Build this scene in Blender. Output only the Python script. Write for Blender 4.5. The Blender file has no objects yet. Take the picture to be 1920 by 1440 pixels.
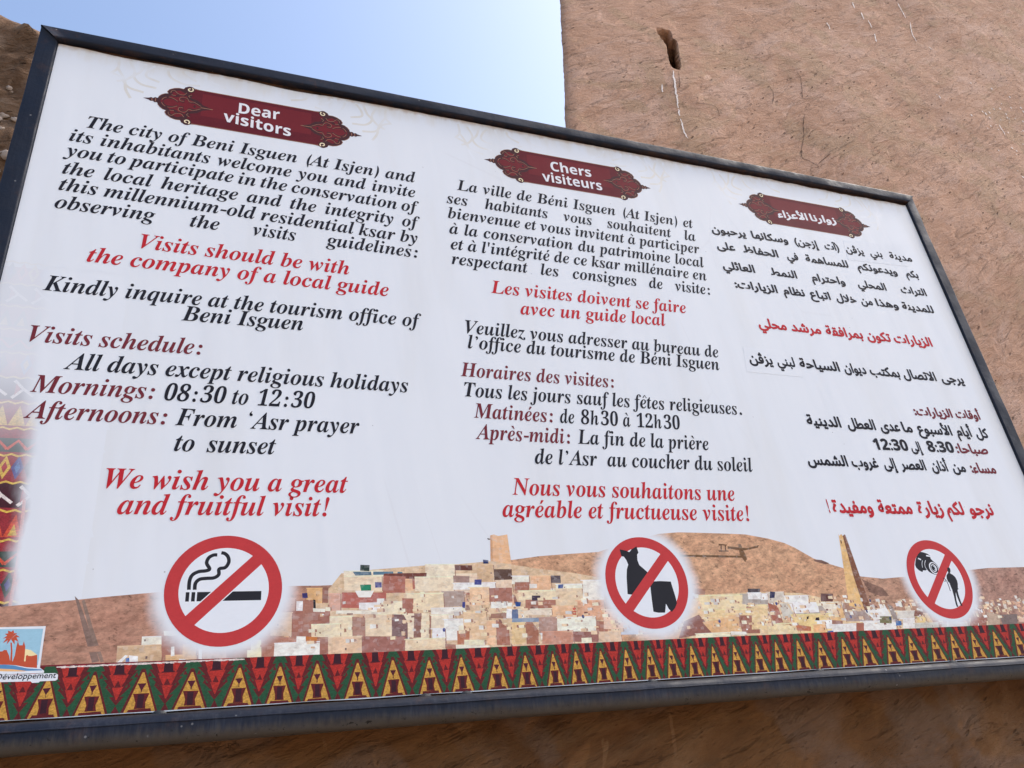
import bpy, math, random
import numpy as np
from mathutils import Vector, Matrix, noise
from mathutils.geometry import delaunay_2d_cdt

random.seed(7)
scene = bpy.context.scene
COL = scene.collection

# ------------------------------------------------------------------ camera
cam_d = bpy.data.cameras.new('camera')
cam_d.sensor_fit = 'HORIZONTAL'
cam_d.sensor_width = 36.0
cam_d.lens = 36.0 * 1486.653592 / 1920.0
cam_d.clip_start = 0.02
cam_d.clip_end = 2000.0
cam = bpy.data.objects.new('camera', cam_d)
COL.objects.link(cam)
CAM_R = ((0.938304, -0.07055, -0.338539), (-0.329852, -0.476567, -0.814912), (-0.103844, 0.876303, -0.470435))
CAM_T = (0.493913, -1.729044, -0.22878)
m4 = Matrix(CAM_R).to_4x4()
m4.translation = Vector(CAM_T)
cam.matrix_world = m4
scene.camera = cam

# ------------------------------------------------------------------ light
SUN_EL, SUN_AZ = math.radians(50), math.radians(98)     # azimuth clockwise from +Y
world = bpy.data.worlds.new('World')
scene.world = world
world.use_nodes = True
wn = world.node_tree
sky = wn.nodes.new('ShaderNodeTexSky')
sky.sky_type = 'NISHITA'
sky.sun_disc = False
sky.sun_elevation = SUN_EL
sky.sun_rotation = SUN_AZ
sky.air_density = 1.0
sky.dust_density = 3.0
sky.ozone_density = 1.0
wn.nodes['Background'].inputs['Strength'].default_value = 0.13
wn.links.new(sky.outputs[0], wn.nodes['Background'].inputs[0])
sun_d = bpy.data.lights.new('sun', 'SUN')
sun_d.energy = 0.9
sun_d.angle = math.radians(14)
sun_d.color = (1.0, 0.95, 0.88)
sun = bpy.data.objects.new('sun', sun_d)
COL.objects.link(sun)
sdir = Vector((math.sin(SUN_AZ) * math.cos(SUN_EL), math.cos(SUN_AZ) * math.cos(SUN_EL), math.sin(SUN_EL)))
sun.rotation_euler = sdir.to_track_quat('Z', 'Y').to_euler()
sun.location = (0, -6, 8)
scene.view_settings.view_transform = 'Standard'
scene.view_settings.look = 'None'
scene.view_settings.gamma = 1.0
scene.view_settings.exposure = 1.33

# ------------------------------------------------------------------ colours
def s2l(c):
    return tuple(((v / 255) / 12.92 if v / 255 <= 0.04045 else ((v / 255 + 0.055) / 1.055) ** 2.4) for v in c)
PAPER = s2l((214, 221, 239))
VINYL = (0.745, 0.777, 0.812)
def ink(c, k=1.0):
    """albedo of a printed colour: its share of the white sheet's reflectance"""
    l = s2l(c)
    return tuple(min(0.88, l[i] / PAPER[i] * VINYL[i] * k) for i in range(3))

# ------------------------------------------------------------------ node helper
class NT:
    def __init__(self, name):
        self.m = bpy.data.materials.new(name)
        self.m.use_nodes = True
        self.t = self.m.node_tree
        self.b = self.t.nodes['Principled BSDF']
        self._co = None
    def n(self, typ, **kw):
        nd = self.t.nodes.new(typ)
        for k, v in kw.items():
            setattr(nd, k, v)
        return nd
    def lk(self, a, b):
        self.t.links.new(a, b)
    def co(self, scale=(1, 1, 1), rot=(0, 0, 0)):
        if self._co is None:
            self._co = self.n('ShaderNodeTexCoord').outputs['Object']
        src = self._co
        if any(rot):            # turn first, stretch after
            r = self.n('ShaderNodeMapping')
            r.inputs['Rotation'].default_value = rot
            self.lk(src, r.inputs[0])
            src = r.outputs[0]
        mp = self.n('ShaderNodeMapping')
        mp.inputs['Scale'].default_value = scale
        self.lk(src, mp.inputs[0])
        return mp.outputs[0]
    def noise(self, vec, scale, detail=4, rough=0.55, dist=0.0):
        nd = self.n('ShaderNodeTexNoise')
        nd.inputs['Scale'].default_value = scale
        nd.inputs['Detail'].default_value = detail
        nd.inputs['Roughness'].default_value = rough
        nd.inputs['Distortion'].default_value = dist
        self.lk(vec, nd.inputs['Vector'])
        return nd.outputs['Fac']
    def voro(self, vec, scale, feature='F1', rnd=1.0):
        nd = self.n('ShaderNodeTexVoronoi', feature=feature)
        nd.inputs['Scale'].default_value = scale
        nd.inputs['Randomness'].default_value = rnd
        self.lk(vec, nd.inputs['Vector'])
        return nd.outputs['Distance']
    def ramp(self, fac, a, b, lo=0.0, hi=1.0):
        nd = self.n('ShaderNodeMapRange', interpolation_type='SMOOTHSTEP')
        nd.inputs['From Min'].default_value = a
        nd.inputs['From Max'].default_value = b
        nd.inputs['To Min'].default_value = lo
        nd.inputs['To Max'].default_value = hi
        self.lk(fac, nd.inputs['Value'])
        return nd.outputs[0]
    def mix(self, fac, a, b, mode='MIX'):
        nd = self.n('ShaderNodeMix', data_type='RGBA', blend_type=mode)
        if isinstance(fac, (int, float)): nd.inputs[0].default_value = fac
        else: self.lk(fac, nd.inputs[0])
        for i, v in ((6, a), (7, b)):
            if isinstance(v, tuple): nd.inputs[i].default_value = v if len(v) == 4 else (*v, 1)
            else: self.lk(v, nd.inputs[i])
        return nd.outputs[2]
    def math(self, op, a, b=None):
        nd = self.n('ShaderNodeMath', operation=op)
        for i, v in ((0, a), (1, b)):
            if v is None: continue
            if isinstance(v, (int, float)): nd.inputs[i].default_value = v
            else: self.lk(v, nd.inputs[i])
        return nd.outputs[0]
    def xyz(self):
        if self._co is None: self.co()
        nd = self.n('ShaderNodeSeparateXYZ')
        self.lk(self._co, nd.inputs[0])
        return nd.outputs
    def bump(self, h, strength, dist, prev=None):
        nd = self.n('ShaderNodeBump')
        nd.inputs['Strength'].default_value = strength
        nd.inputs['Distance'].default_value = dist
        self.lk(h, nd.inputs['Height'])
        if prev is not None: self.lk(prev, nd.inputs['Normal'])
        return nd.outputs[0]
    def done(self, color, rough=0.8, spec=0.3, normal=None):
        if isinstance(color, tuple): self.b.inputs['Base Color'].default_value = (*color[:3], 1)
        else: self.lk(color, self.b.inputs['Base Color'])
        if isinstance(rough, (int, float)): self.b.inputs['Roughness'].default_value = rough
        else: self.lk(rough, self.b.inputs['Roughness'])
        self.b.inputs['Specular IOR Level'].default_value = spec
        if normal is not None: self.lk(normal, self.b.inputs['Normal'])
        return self.m

def vm(t, op, a, b):
    nd = t.n('ShaderNodeVectorMath', operation=op)
    for i, v in ((0, a), (1, b)):
        if isinstance(v, tuple): nd.inputs[i].default_value = v
        else: t.lk(v, nd.inputs[i])
    return nd.outputs['Value'] if op in ('DISTANCE', 'LENGTH') else nd.outputs[0]

CIRCLES = [(0.521, 0.2305), (1.511, 0.2325), (2.471, 0.2285)]
CR = 0.1145
WHITE = VINYL

def sheet_bump(t):
    """slack, lightly creased vinyl"""
    a = t.noise(t.co((1.6, 1, 0.5)), 2.2, 3, 0.5)
    b = t.noise(t.co((3.0, 1, 0.25), (0, 0.12, 0)), 5.0, 2, 0.5)
    h = t.math('ADD', a, t.math('MULTIPLY', b, 0.35))
    return t.bump(h, 0.35, 0.010)

def mat_sheet():
    t = NT('white_vinyl')
    x, y, z = t.xyz()
    # rust wash and grime running down from the top rail
    n1 = t.noise(t.co((9, 1, 1.6)), 2.0, 5, 0.65)
    band = t.ramp(z, 1.60, 1.735)
    stain = t.ramp(t.math('MULTIPLY', n1, band), 0.30, 0.62)
    edge = t.ramp(t.math('ADD', z, t.math('MULTIPLY', t.noise(t.co((14, 1, 6)), 3, 4), 0.03)), 1.728, 1.75)
    right = t.ramp(t.math('ADD', x, t.math('MULTIPLY', n1, 0.08)), 2.95, 3.05)
    c = t.mix(t.math('MULTIPLY', stain, 0.42), VINYL, (0.66, 0.60, 0.48))
    c = t.mix(t.math('MULTIPLY', edge, 0.75), c, (0.42, 0.27, 0.15))
    c = t.mix(t.math('MULTIPLY', right, 0.3), c, (0.62, 0.57, 0.47))
    c = t.mix(t.ramp(t.noise(t.co((1, 1, .7)), 1.7, 4), 0.35, 0.75, 0.0, 0.22), c, (0.70, 0.73, 0.74))
    c = t.mix(t.ramp(t.noise(t.co((3.5, 1, .55)), 1.9, 5, 0.6), 0.46, 0.72, 0.0, 0.20), c, (0.62, 0.61, 0.57))
    specks = t.ramp(t.voro(t.co(), 17.0), 0.035, 0.02)
    few = t.ramp(t.noise(t.co(), 9.0, 2), 0.53, 0.56)
    c = t.mix(t.math('MULTIPLY', t.math('MULTIPLY', specks, few), 0.6), c, (0.2, 0.18, 0.17))
    # thin crease lines
    cr = t.ramp(t.voro(t.co((1.2, 0.02, 0.35), (0, 0.2, 0)), 2.6, 'DISTANCE_TO_EDGE'), 0.006, 0.0)
    cm = t.ramp(t.noise(t.co(), 1.9, 2), 0.5, 0.62)
    c = t.mix(t.math('MULTIPLY', t.math('MULTIPLY', cr, cm), 0.18), c, (0.6, 0.6, 0.62))
    return t.done(c, t.ramp(n1, .3, .7, .4, .55), 0.12, sheet_bump(t))

def mat_print(name, amp_scale=90.0, halo=False, left_fade=False, weave=False, shift=0.0):
    t = NT(name)
    at = t.n('ShaderNodeVertexColor', layer_name='Col')
    c = at.outputs['Color']
    nz = t.noise(t.co((1, 1, 1.7)), amp_scale, 6, 0.72)
    nz2 = t.noise(t.co((1, 1, 2.2), (0, 0.3, 0)), amp_scale * 0.28, 5, 0.65)
    nz3 = t.noise(t.co((1, 1, 1.8), (0, -0.25, 0)), amp_scale * 0.62, 5, 0.6, 0.4)
    k = t.math('ADD', t.math('MULTIPLY', nz, 0.45), t.math('MULTIPLY', nz2, 0.55))
    k = t.ramp(k, 0.32, 0.68, -0.8, 0.8)
    k = t.math('SUBTRACT', k, t.ramp(nz3, 0.58, 0.66, 0.0, 0.8))
    k = t.math('ADD', k, t.ramp(nz3, 0.40, 0.33, 0.0, 0.4))
    k = t.math('ADD', 1.0, t.math('MULTIPLY', k, at.outputs['Alpha']))
    kk = t.n('ShaderNodeCombineXYZ')
    for i in range(3): t.lk(k, kk.inputs[i])
    c = t.mix(1.0, c, kk.outputs[0], 'MULTIPLY')
    if halo:        # small tonal blocks inside the houses: lighter and darker wall panels
        for sc_, amt in (((46, 1, 62), 0.10), ((110, 1, 150), 0.17)):
            vo = t.n('ShaderNodeTexVoronoi', feature='F1', distance='CHEBYCHEV')
            vo.inputs['Scale'].default_value = 1.0
            vo.inputs['Randomness'].default_value = 0.75
            t.lk(t.co(sc_), vo.inputs['Vector'])
            sp = t.n('ShaderNodeSeparateXYZ'); t.lk(vo.outputs['Color'], sp.inputs[0])
            house = t.math('LESS_THAN', at.outputs['Alpha'], 0.29)
            c = t.mix(t.math('MULTIPLY', t.math('MULTIPLY', t.ramp(sp.outputs[0], 0.45, 0.95), house), amt * 2), c, t.mix(1.0, c, (0.70, 0.58, 0.54), 'MULTIPLY'))
            c = t.mix(t.math('MULTIPLY', t.math('MULTIPLY', t.ramp(sp.outputs[1], 0.7, 0.95), house), amt), c, (0.72, 0.70, 0.68))
    if halo:
        hue = t.ramp(t.noise(t.co((1, 1, 1.5)), 14, 4, 0.6), 0.38, 0.66)
        c = t.mix(t.math('MULTIPLY', hue, at.outputs['Alpha']), c, t.mix(1.0, c, (0.86, 0.76, 0.74), 'MULTIPLY'))
    if weave:
        wv = t.voro(t.co((260, 1, 420)), 1.0)
        c = t.mix(t.ramp(wv, 0.2, 0.9, 0.0, 0.35), c, (0.03, 0.012, 0.012))
    if halo:
        fac = None
        for cx, cz in CIRCLES:
            pos = vm(t, 'MULTIPLY', t._co, (1, 0, 1))
            d = vm(t, 'DISTANCE', pos, (cx, 0, cz))
            wob = t.math('ADD', d, t.math('MULTIPLY', t.noise(t.co(), 16, 3), 0.018))
            f = t.ramp(wob, CR + 0.012, CR + 0.052, 1.0, 0.0)
            fac = f if fac is None else t.math('MAXIMUM', fac, f)
        c = t.mix(fac, c, WHITE)
    x, y, z = t.xyz()
    if left_fade:
        e = t.math('ADD', x, t.math('MULTIPLY', t.noise(t.co((1, 1, .6)), 14, 4), 0.05))
        e = t.math('ADD', e, t.math('MULTIPLY', z, 0.075))
        c = t.mix(t.ramp(e, 0.160, 0.200), c, WHITE)
        c = t.mix(t.ramp(z, 0.42, 0.76, 0.0, 0.93), c, WHITE)
    # sun-bleached ink: a little flat grey everywhere
    c = t.mix(0.012, c, (0.55, 0.56, 0.58))
    return t.done(c, 0.55, 0.06, sheet_bump(t))

def mat_ink(name, col, var=0.25):
    t = NT(name)
    n1 = t.noise(t.co((1, 1, 1)), 7, 4, 0.6)
    n2 = t.noise(t.co((1, 1, 1)), 160, 3, 0.6)
    c = t.mix(t.ramp(n1, 0.3, 0.75, 0.0, var), col, tuple(min(1, v * 1.35 + 0.015) for v in col))
    c = t.mix(t.ramp(n2, 0.72, 0.80, 0.0, 0.35), c, (0.6, 0.6, 0.62))
    return t.done(c, 0.55, 0.06, sheet_bump(t))

def mat_paint_steel(name, dusty=0.5, low=None, rust=0.3, under=None):
    """dark blue-black enamel on steel tube: dust, vertical wipes, rust"""
    t = NT(name)
    x, y, z = t.xyz()
    base = t.mix(t.noise(t.co((3, 3, 3)), 3, 4), (0.005, 0.008, 0.016), (0.012, 0.017, 0.033))
    st = t.noise(t.co((60, 60, 3)), 2.0, 5, 0.7)
    st2 = t.noise(t.co((5, 5, 5)), 2.2, 4, 0.6)
    d = t.math('MULTIPLY', t.ramp(st, 0.38, 0.78), t.ramp(st2, 0.30, 0.72))
    c = t.mix(t.math('MULTIPLY', d, dusty), base, (0.075, 0.082, 0.10))
    c = t.mix(t.ramp(st2, .45, .8, 0, dusty * .4), c, (0.045, 0.055, 0.09))
    if low is not None:
        e = t.math('ADD', z, t.math('MULTIPLY', t.noise(t.co((40, 40, 2)), 2.4, 5, 0.7), 0.03))
        f = t.ramp(e, low + 0.044, low + 0.020)
        c = t.mix(t.math('MULTIPLY', f, 0.62), c, (0.105, 0.088, 0.068))
        top = t.ramp(z, -0.012, 0.0)
        c = t.mix(t.math('MULTIPLY', top, 0.35), c, (0.07, 0.068, 0.055))
        chips = t.ramp(t.noise(t.co((10, 10, 16)), 6, 5, 0.7), 0.62, 0.66)
        c = t.mix(t.math('MULTIPLY', chips, t.ramp(e, low + 0.05, low + 0.025)), c, (0.008, 0.008, 0.008))
    if under is not None:      # rust that has crept along the under edge
        u1 = t.ramp(t.math('ADD', z, t.math('MULTIPLY', t.noise(t.co((8, 8, 30)), 3, 5, 0.7), 0.02)), under + 0.014, under + 0.002)
        u2 = t.ramp(t.math('ADD', t.noise(t.co((1, 1, 1)), 2.3, 4, 0.6), t.math('MULTIPLY', x, 0.05)), 0.42, 0.62)
        c = t.mix(t.math('MULTIPLY', u1, u2), c, t.mix(t.noise(t.co((30, 30, 60)), 3, 5, 0.7), (0.025, 0.013, 0.008), (0.12, 0.055, 0.027)))
    rn = t.noise(t.co((7, 7, 7)), 3.2, 6, 0.7)
    c = t.mix(t.ramp(rn, 0.56, 0.72, 0.0, rust), c, (0.10, 0.045, 0.022))
    wh = t.ramp(t.voro(t.co((1, 1, 1)), 38), 0.11, 0.06)
    c = t.mix(t.math('MULTIPLY', wh, t.ramp(st2, 0.55, 0.6, 0, .5)), c, (0.3, 0.3, 0.3))
    h = t.math('ADD', t.math('MULTIPLY', st, 0.3), t.noise(t.co((1, 1, 1)), 60, 4))
    return t.done(c, t.ramp(st2, 0.3, 0.7, 0.45, 0.7), 0.22, t.bump(h, 0.35, 0.003))

def mat_rust():
    t = NT('rusty_steel')
    n = t.noise(t.co((4, 4, 8)), 6, 6, 0.7)
    c = t.mix(t.ramp(n, 0.35, 0.7), (0.022, 0.014, 0.010), (0.11, 0.052, 0.026))
    return t.done(c, 0.9, 0.1, t.bump(n, 0.6, 0.006))

def mat_clay(name, A, Bc, Cc, Dc, rotz=0.62, dark=0.0, sc=1.0, pit=1.0):
    """hand-trowelled clay plaster: drifts of colour, diagonal strokes, pits and flakes"""
    t = NT(name)
    rot = (0, rotz, 0)
    big = t.noise(t.co((1, 1, 1)), 0.9 * sc, 5, 0.6, 0.6)
    mid = t.noise(t.co((0.55, 1, 1.6), rot), 3.2 * sc, 6, 0.62, 0.8)
    sm = t.noise(t.co((0.45, 1, 1.7), rot), 11 * sc, 6, 0.68, 0.7)
    fine = t.noise(t.co((0.6, 1, 1.4), rot), 46 * sc, 5, 0.7)
    c = t.mix(t.ramp(big, 0.35, 0.68), A, Bc)
    c = t.mix(t.ramp(mid, 0.44, 0.66, 0.0, 0.75), c, Cc)
    c = t.mix(t.ramp(t.noise(t.co((1, 1, 1.4)), 2.1 * sc, 4, 0.5, 1.2), 0.50, 0.62, 0.0, 0.75), c, Dc)
    flk = t.ramp(t.noise(t.co((1.0, 1, 0.6), (0, -0.2, 0)), 9 * sc, 3, 0.5, 1.0), 0.66, 0.72)
    c = t.mix(t.math('MULTIPLY', flk, 0.5), c, tuple(min(.9, v * 1.3) for v in Cc))
    # pale smears left by the float
    smear = t.ramp(t.noise(t.co((0.8, 1, 1.8), (0, rotz + 0.5, 0)), 6.5 * sc, 2, 0.4, 0.5), 0.64, 0.70)
    c = t.mix(t.math('MULTIPLY', smear, 0.42), c, tuple(min(.9, v * 1.34) for v in A))
    c = t.mix(t.ramp(fine, 0.25, 0.8, 0.0, 0.35), c, tuple(v * 0.72 for v in Bc), 'MIX')
    # straw pits and flake edges in the bump; pit shade also painted into the colour
    pv = t.voro(t.co((0.5, 1, 2.0), (0, rotz + 0.15, 0)), 12 * sc)
    pm = t.ramp(t.noise(t.co(), 1.6 * sc, 3, 0.6), 0.36, 0.60)
    pits = t.math('MULTIPLY', t.ramp(t.math('ADD', pv, t.math('MULTIPLY', fine, 0.12)), 0.20, 0.13), pm)
    pv2 = t.voro(t.co((0.5, 1, 2.2), (0, rotz, 0)), 34 * sc)
    pits2 = t.math('MULTIPLY', t.ramp(t.math('ADD', pv2, t.math('MULTIPLY', fine, 0.15)), 0.22, 0.13), t.ramp(mid, 0.40, 0.62))
    fl = t.ramp(t.noise(t.co((0.45, 1, 2.3), rot), 7.5 * sc, 7, 0.75, 1.5), 0.585, 0.60)
    h = t.math('ADD', t.math('MULTIPLY', mid, 0.60), t.math('MULTIPLY', sm, 0.52))
    h = t.math('ADD', h, t.math('MULTIPLY', fine, 0.13))
    h = t.math('ADD', h, t.math('MULTIPLY', t.noise(t.co((0.5, 1, 1.5), rot), 130 * sc, 4, 0.7), 0.06))
    h = t.math('SUBTRACT', h, t.math('MULTIPLY', pits, 0.6 * pit))
    h = t.math('SUBTRACT', h, t.math('MULTIPLY', pits2, 0.4 * pit))
    h = t.math('ADD', h, t.math('MULTIPLY', fl, 0.16))
    c = t.mix(t.math('MULTIPLY', t.math('MAXIMUM', pits, pits2), 0.75 * pit), c, tuple(v * 0.4 for v in Bc))  # shade of the hollows, darkened in the base colour
    return t.done(c, 0.95, 0.12, t.bump(h, 1.0, 0.042 / sc))

def mat_plain(name, col, var=0.3, sc=30):
    t = NT(name)
    n = t.noise(t.co(), sc, 5, 0.65)
    c = t.mix(t.ramp(n, 0.3, 0.75), tuple(v * (1 - var) for v in col), tuple(min(.9, v * (1 + var * .5)) for v in col))
    return t.done(c, 0.9, 0.15, t.bump(n, 0.4, 0.004))

# ------------------------------------------------------------------ object helpers
def obj(name, verts, faces, mat, parent=None, smooth=False, mats=None, idx=None):
    me = bpy.data.meshes.new(name)
    me.from_pydata([tuple(v) for v in verts], [], faces)
    for m in (mats or [mat]): me.materials.append(m)
    if idx is not None: me.polygons.foreach_set('material_index', np.array(idx, dtype=np.int32))
    if smooth: me.polygons.foreach_set('use_smooth', np.ones(len(me.polygons), dtype=bool))
    me.update()
    o = bpy.data.objects.new(name, me)
    COL.objects.link(o)
    if parent is not None:
        o.parent = parent
        w = parent
        loc = Vector((0, 0, 0))
        while w is not None:
            loc += w.location
            w = w.parent
        o.location = -loc
    return o
def tag(o, label=None, cat=None, group=None, kind=None):
    if label: o['label'] = label
    if cat: o['category'] = cat
    if group: o['group'] = group
    if kind: o['kind'] = kind
    return o

def flatten(layers):
    """painter's-order polygons [(rgb albedo, noise, pts)] -> one flat sheet of triangles; the last polygon over a spot wins"""
    vs, fs = [], []
    for c, a, pts in layers:
        i = len(vs)
        ar = sum(pts[j][0] * pts[(j + 1) % len(pts)][1] - pts[(j + 1) % len(pts)][0] * pts[j][1] for j in range(len(pts)))
        vs += [Vector((p[0], p[1])) for p in (pts if ar > 0 else pts[::-1])]
        fs.append(list(range(i, i + len(pts))))
    V, E, F, ov, oe, of = delaunay_2d_cdt(vs, [], fs, 0, 1e-6, False)
    P = np.array([tuple(v) for v in V])
    T = np.array([tuple(f) for f in F if len(f) == 3], dtype=int)
    cen = P[T].mean(axis=1)
    win = np.full(len(T), -1)
    for li, (c, a, pts) in enumerate(layers):
        q = np.array([(p[0], p[1]) for p in pts], dtype=float)
        lo, hi = q.min(0), q.max(0)
        m = np.where((cen[:, 0] >= lo[0]) & (cen[:, 0] <= hi[0]) & (cen[:, 1] >= lo[1]) & (cen[:, 1] <= hi[1]))[0]
        if not len(m): continue
        x, y = cen[m, 0], cen[m, 1]
        ins = np.zeros(len(m), dtype=bool)
        for k in range(len(q)):
            x0, y0 = q[k]; x1, y1 = q[(k + 1) % len(q)]
            if y0 == y1: continue
            ins ^= ((y0 > y) != (y1 > y)) & (x < (x1 - x0) * (y - y0) / (y1 - y0) + x0)
        win[m[ins]] = li
    ok = win >= 0
    return V, [tuple(int(i) for i in t) for t in T[ok]], [int(w) for w in win[ok]]

def printed(name, layers, mat, parent, y):
    V, F, top = flatten(layers)
    verts, faces = [(v[0], y, v[1]) for v in V], []
    for f in F:
        a, b, c = (V[i] for i in f[:3])
        ccw = (b[0] - a[0]) * (c[1] - a[1]) - (b[1] - a[1]) * (c[0] - a[0]) > 0
        faces.append(f if ccw else f[::-1])
    o = obj(name, verts, faces, mat, parent)
    ca = o.data.color_attributes.new('Col', 'FLOAT_COLOR', 'CORNER')
    data = np.empty((len(o.data.loops), 4), dtype=np.float32)
    k = 0
    for f, t in zip(F, top):
        c, a, _ = layers[t]
        for _ in f:
            data[k] = (*c, a); k += 1
    ca.data.foreach_set('color', data.ravel())
    return o

def ribbon(pts, w, taper=None):
    """list of quads along a polyline (each its own polygon)"""
    P = [Vector(p) for p in pts]
    nrm = []
    for i in range(len(P)):
        d = (P[min(i + 1, len(P) - 1)] - P[max(i - 1, 0)])
        d.normalize()
        nrm.append(Vector((-d.y, d.x)))
    q = []
    for i in range(len(P) - 1):
        w0 = w * (taper(i / (len(P) - 1)) if taper else 1) / 2
        w1 = w * (taper((i + 1) / (len(P) - 1)) if taper else 1) / 2
        q.append([tuple(P[i] - nrm[i] * w0), tuple(P[i + 1] - nrm[i + 1] * w1), tuple(P[i + 1] + nrm[i + 1] * w1), tuple(P[i] + nrm[i] * w0)])
    return q
def catmull(pts, n=6):
    P = [Vector(p) for p in pts]
    P = [P[0] * 2 - P[1]] + P + [P[-1] * 2 - P[-2]]
    out = []
    for i in range(1, len(P) - 2):
        for k in range(n):
            t = k / n
            a, b, c, d = P[i - 1], P[i], P[i + 1], P[i + 2]
            out.append(0.5 * ((2 * b) + (c - a) * t + (2 * a - 5 * b + 4 * c - d) * t * t + (3 * b - a - 3 * c + d) * t ** 3))
    out.append(P[-2])
    return [tuple(v) for v in out]
def disc(cx, cz, r, n=48, r2=None, a0=0.0):
    r2 = r2 or r
    return [(cx + r * math.cos(a0 + 2 * math.pi * i / n), cz + r2 * math.sin(a0 + 2 * math.pi * i / n)) for i in range(n)]

LATIN = [["K","The city of Beni Isguen (At Isjen) and",0.106,0.9817,0.106,1.4423,0.972,1.4326],
["K","its inhabitants welcome you and invite",0.0732,0.9778,0.077,1.3879,0.964,1.3743],
["K","you to participate in the conservation of",0.0678,0.9865,0.154,1.3346,0.943,1.3188],
["K","the local heritage and the integrity of",0.0735,0.9862,0.078,1.2766,0.941,1.2613],
["K","this millennium-old residential ksar by",0.0732,0.9764,0.075,1.2227,0.934,1.2045],
["K","observing",0.0725,0.2965,0.083,1.1655,0.964,1.1529],
["K","the",0.3788,0.4494,0.083,1.1655,0.964,1.1529],
["K","visits",0.5326,0.6417,0.083,1.1655,0.964,1.1529],
["K","guidelines:",0.7204,0.9745,0.083,1.1655,0.964,1.1529],
["R","Visits should be with",0.2712,0.7824,0.272,1.0749,0.778,1.0672],
["R","the company of a local guide",0.1624,0.8876,0.166,1.017,0.874,1.0108],
["K","Kindly inquire at the tourism office of",0.0853,0.9734,0.088,0.9239,0.928,0.922],
["K","Beni Isguen",0.3834,0.6656,0.383,0.8761,0.662,0.8783],
["M","Visits schedule:",0.0778,0.4361,0.082,0.7856,0.426,0.7847],
["K","All days except religious holidays",0.1565,0.9283,0.159,0.722,0.916,0.7217],
["M","Mornings:",0.1018,0.3453,0.102,0.6611,0.337,0.6607],
["K","08:30 to 12:30",0.3655,0.6981,0.375,0.6595,0.684,0.6607],
["M","Afternoons:",0.0998,0.3766,0.101,0.5987,0.368,0.599],
["K","From \u2018Asr prayer",0.3939,0.8035,0.394,0.5992,0.79,0.5998],
["K","to",0.3972,0.4382,0.401,0.5366,0.606,0.5374],
["K","sunset",0.4637,0.6121,0.401,0.5366,0.606,0.5374],
["R","We wish you a great",0.2705,0.7751,0.271,0.4464,0.766,0.4485],
["R","and fruitful visit!",0.3013,0.7333,0.305,0.3899,0.719,0.3914],
["K","La ville de B\u00e9ni Isguen (At Isjen) et",1.1084,1.9403,1.109,1.4312,1.925,1.4279],
["K","ses",1.072,1.1386,1.078,1.3726,1.926,1.3712],
["K","habitants",1.1922,1.4,1.078,1.3726,1.926,1.3712],
["K","vous",1.4542,1.5523,1.078,1.3726,1.926,1.3712],
["K","souhaitent",1.6046,1.8428,1.078,1.3726,1.926,1.3712],
["K","la",1.892,1.9345,1.078,1.3726,1.926,1.3712],
["K","bienvenue et vous invitent \u00e0 participer",1.0722,1.9392,1.079,1.3157,1.921,1.3193],
["K","\u00e0 la conservation du patrimoine local",1.0725,1.9424,1.078,1.2577,1.93,1.2637],
["K","et \u00e0 l'int\u00e9grit\u00e9 de ce ksar mill\u00e9naire en",1.0728,1.9362,1.08,1.2006,1.929,1.2101],
["K","respectant",1.0716,1.3063,1.072,1.147,1.925,1.1538],
["K","les",1.3459,1.4054,1.072,1.147,1.925,1.1538],
["K","consignes",1.4504,1.6692,1.072,1.147,1.925,1.1538],
["K","de",1.7114,1.7622,1.072,1.147,1.925,1.1538],
["K","visite:",1.8076,1.9371,1.072,1.147,1.925,1.1538],
["R","Les visites doivent se faire",1.1817,1.8271,1.182,1.0621,1.813,1.0695],
["R","avec un guide local",1.2641,1.7422,1.27,0.9993,1.734,1.0133],
["K","Veuillez vous adresser au bureau de",1.0957,1.9055,1.097,0.9179,1.89,0.9168],
["K","l\u2019office du tourisme de B\u00e9ni Isguen",1.0976,1.8947,1.101,0.87,1.887,0.8716],
["M","Horaires des visites:",1.0705,1.5229,1.07,0.7819,1.514,0.7817],
["K","Tous les jours sauf les f\u00eates religieuses.",1.0773,1.9326,1.076,0.7221,1.925,0.7226],
["M","Matin\u00e9es:",1.0969,1.3189,1.097,0.6618,1.312,0.6611],
["K","de 8h30 \u00e0 12h30",1.3378,1.7109,1.343,0.6614,1.693,0.6623],
["M","Apr\u00e8s-midi:",1.096,1.3601,1.096,0.6016,1.355,0.6011],
["K","La fin de la pri\u00e8re",1.3804,1.7893,1.38,0.6024,1.777,0.6022],
["K","de l\u2019Asr",1.2501,1.4291,1.256,0.5401,1.909,0.5413],
["K","au coucher du soleil",1.4571,1.9205,1.256,0.5401,1.909,0.5413],
["R","Nous vous souhaitons une",1.1787,1.835,1.179,0.4541,1.821,0.4522],
["R","agr\u00e9able et fructueuse visite!",1.1472,1.8688,1.154,0.3964,1.851,0.3944],
["W","Dear",0.4728,0.5853,0.473,1.5902,0.578,1.5917],
["W","visitors",0.4344,0.6185,0.45,1.5474,0.607,1.5342],
["W","Chers",1.4378,1.5839,1.45,1.5798,1.567,1.5815],
["W","visiteurs",1.4017,1.6149,1.415,1.5277,1.598,1.5296]]
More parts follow.
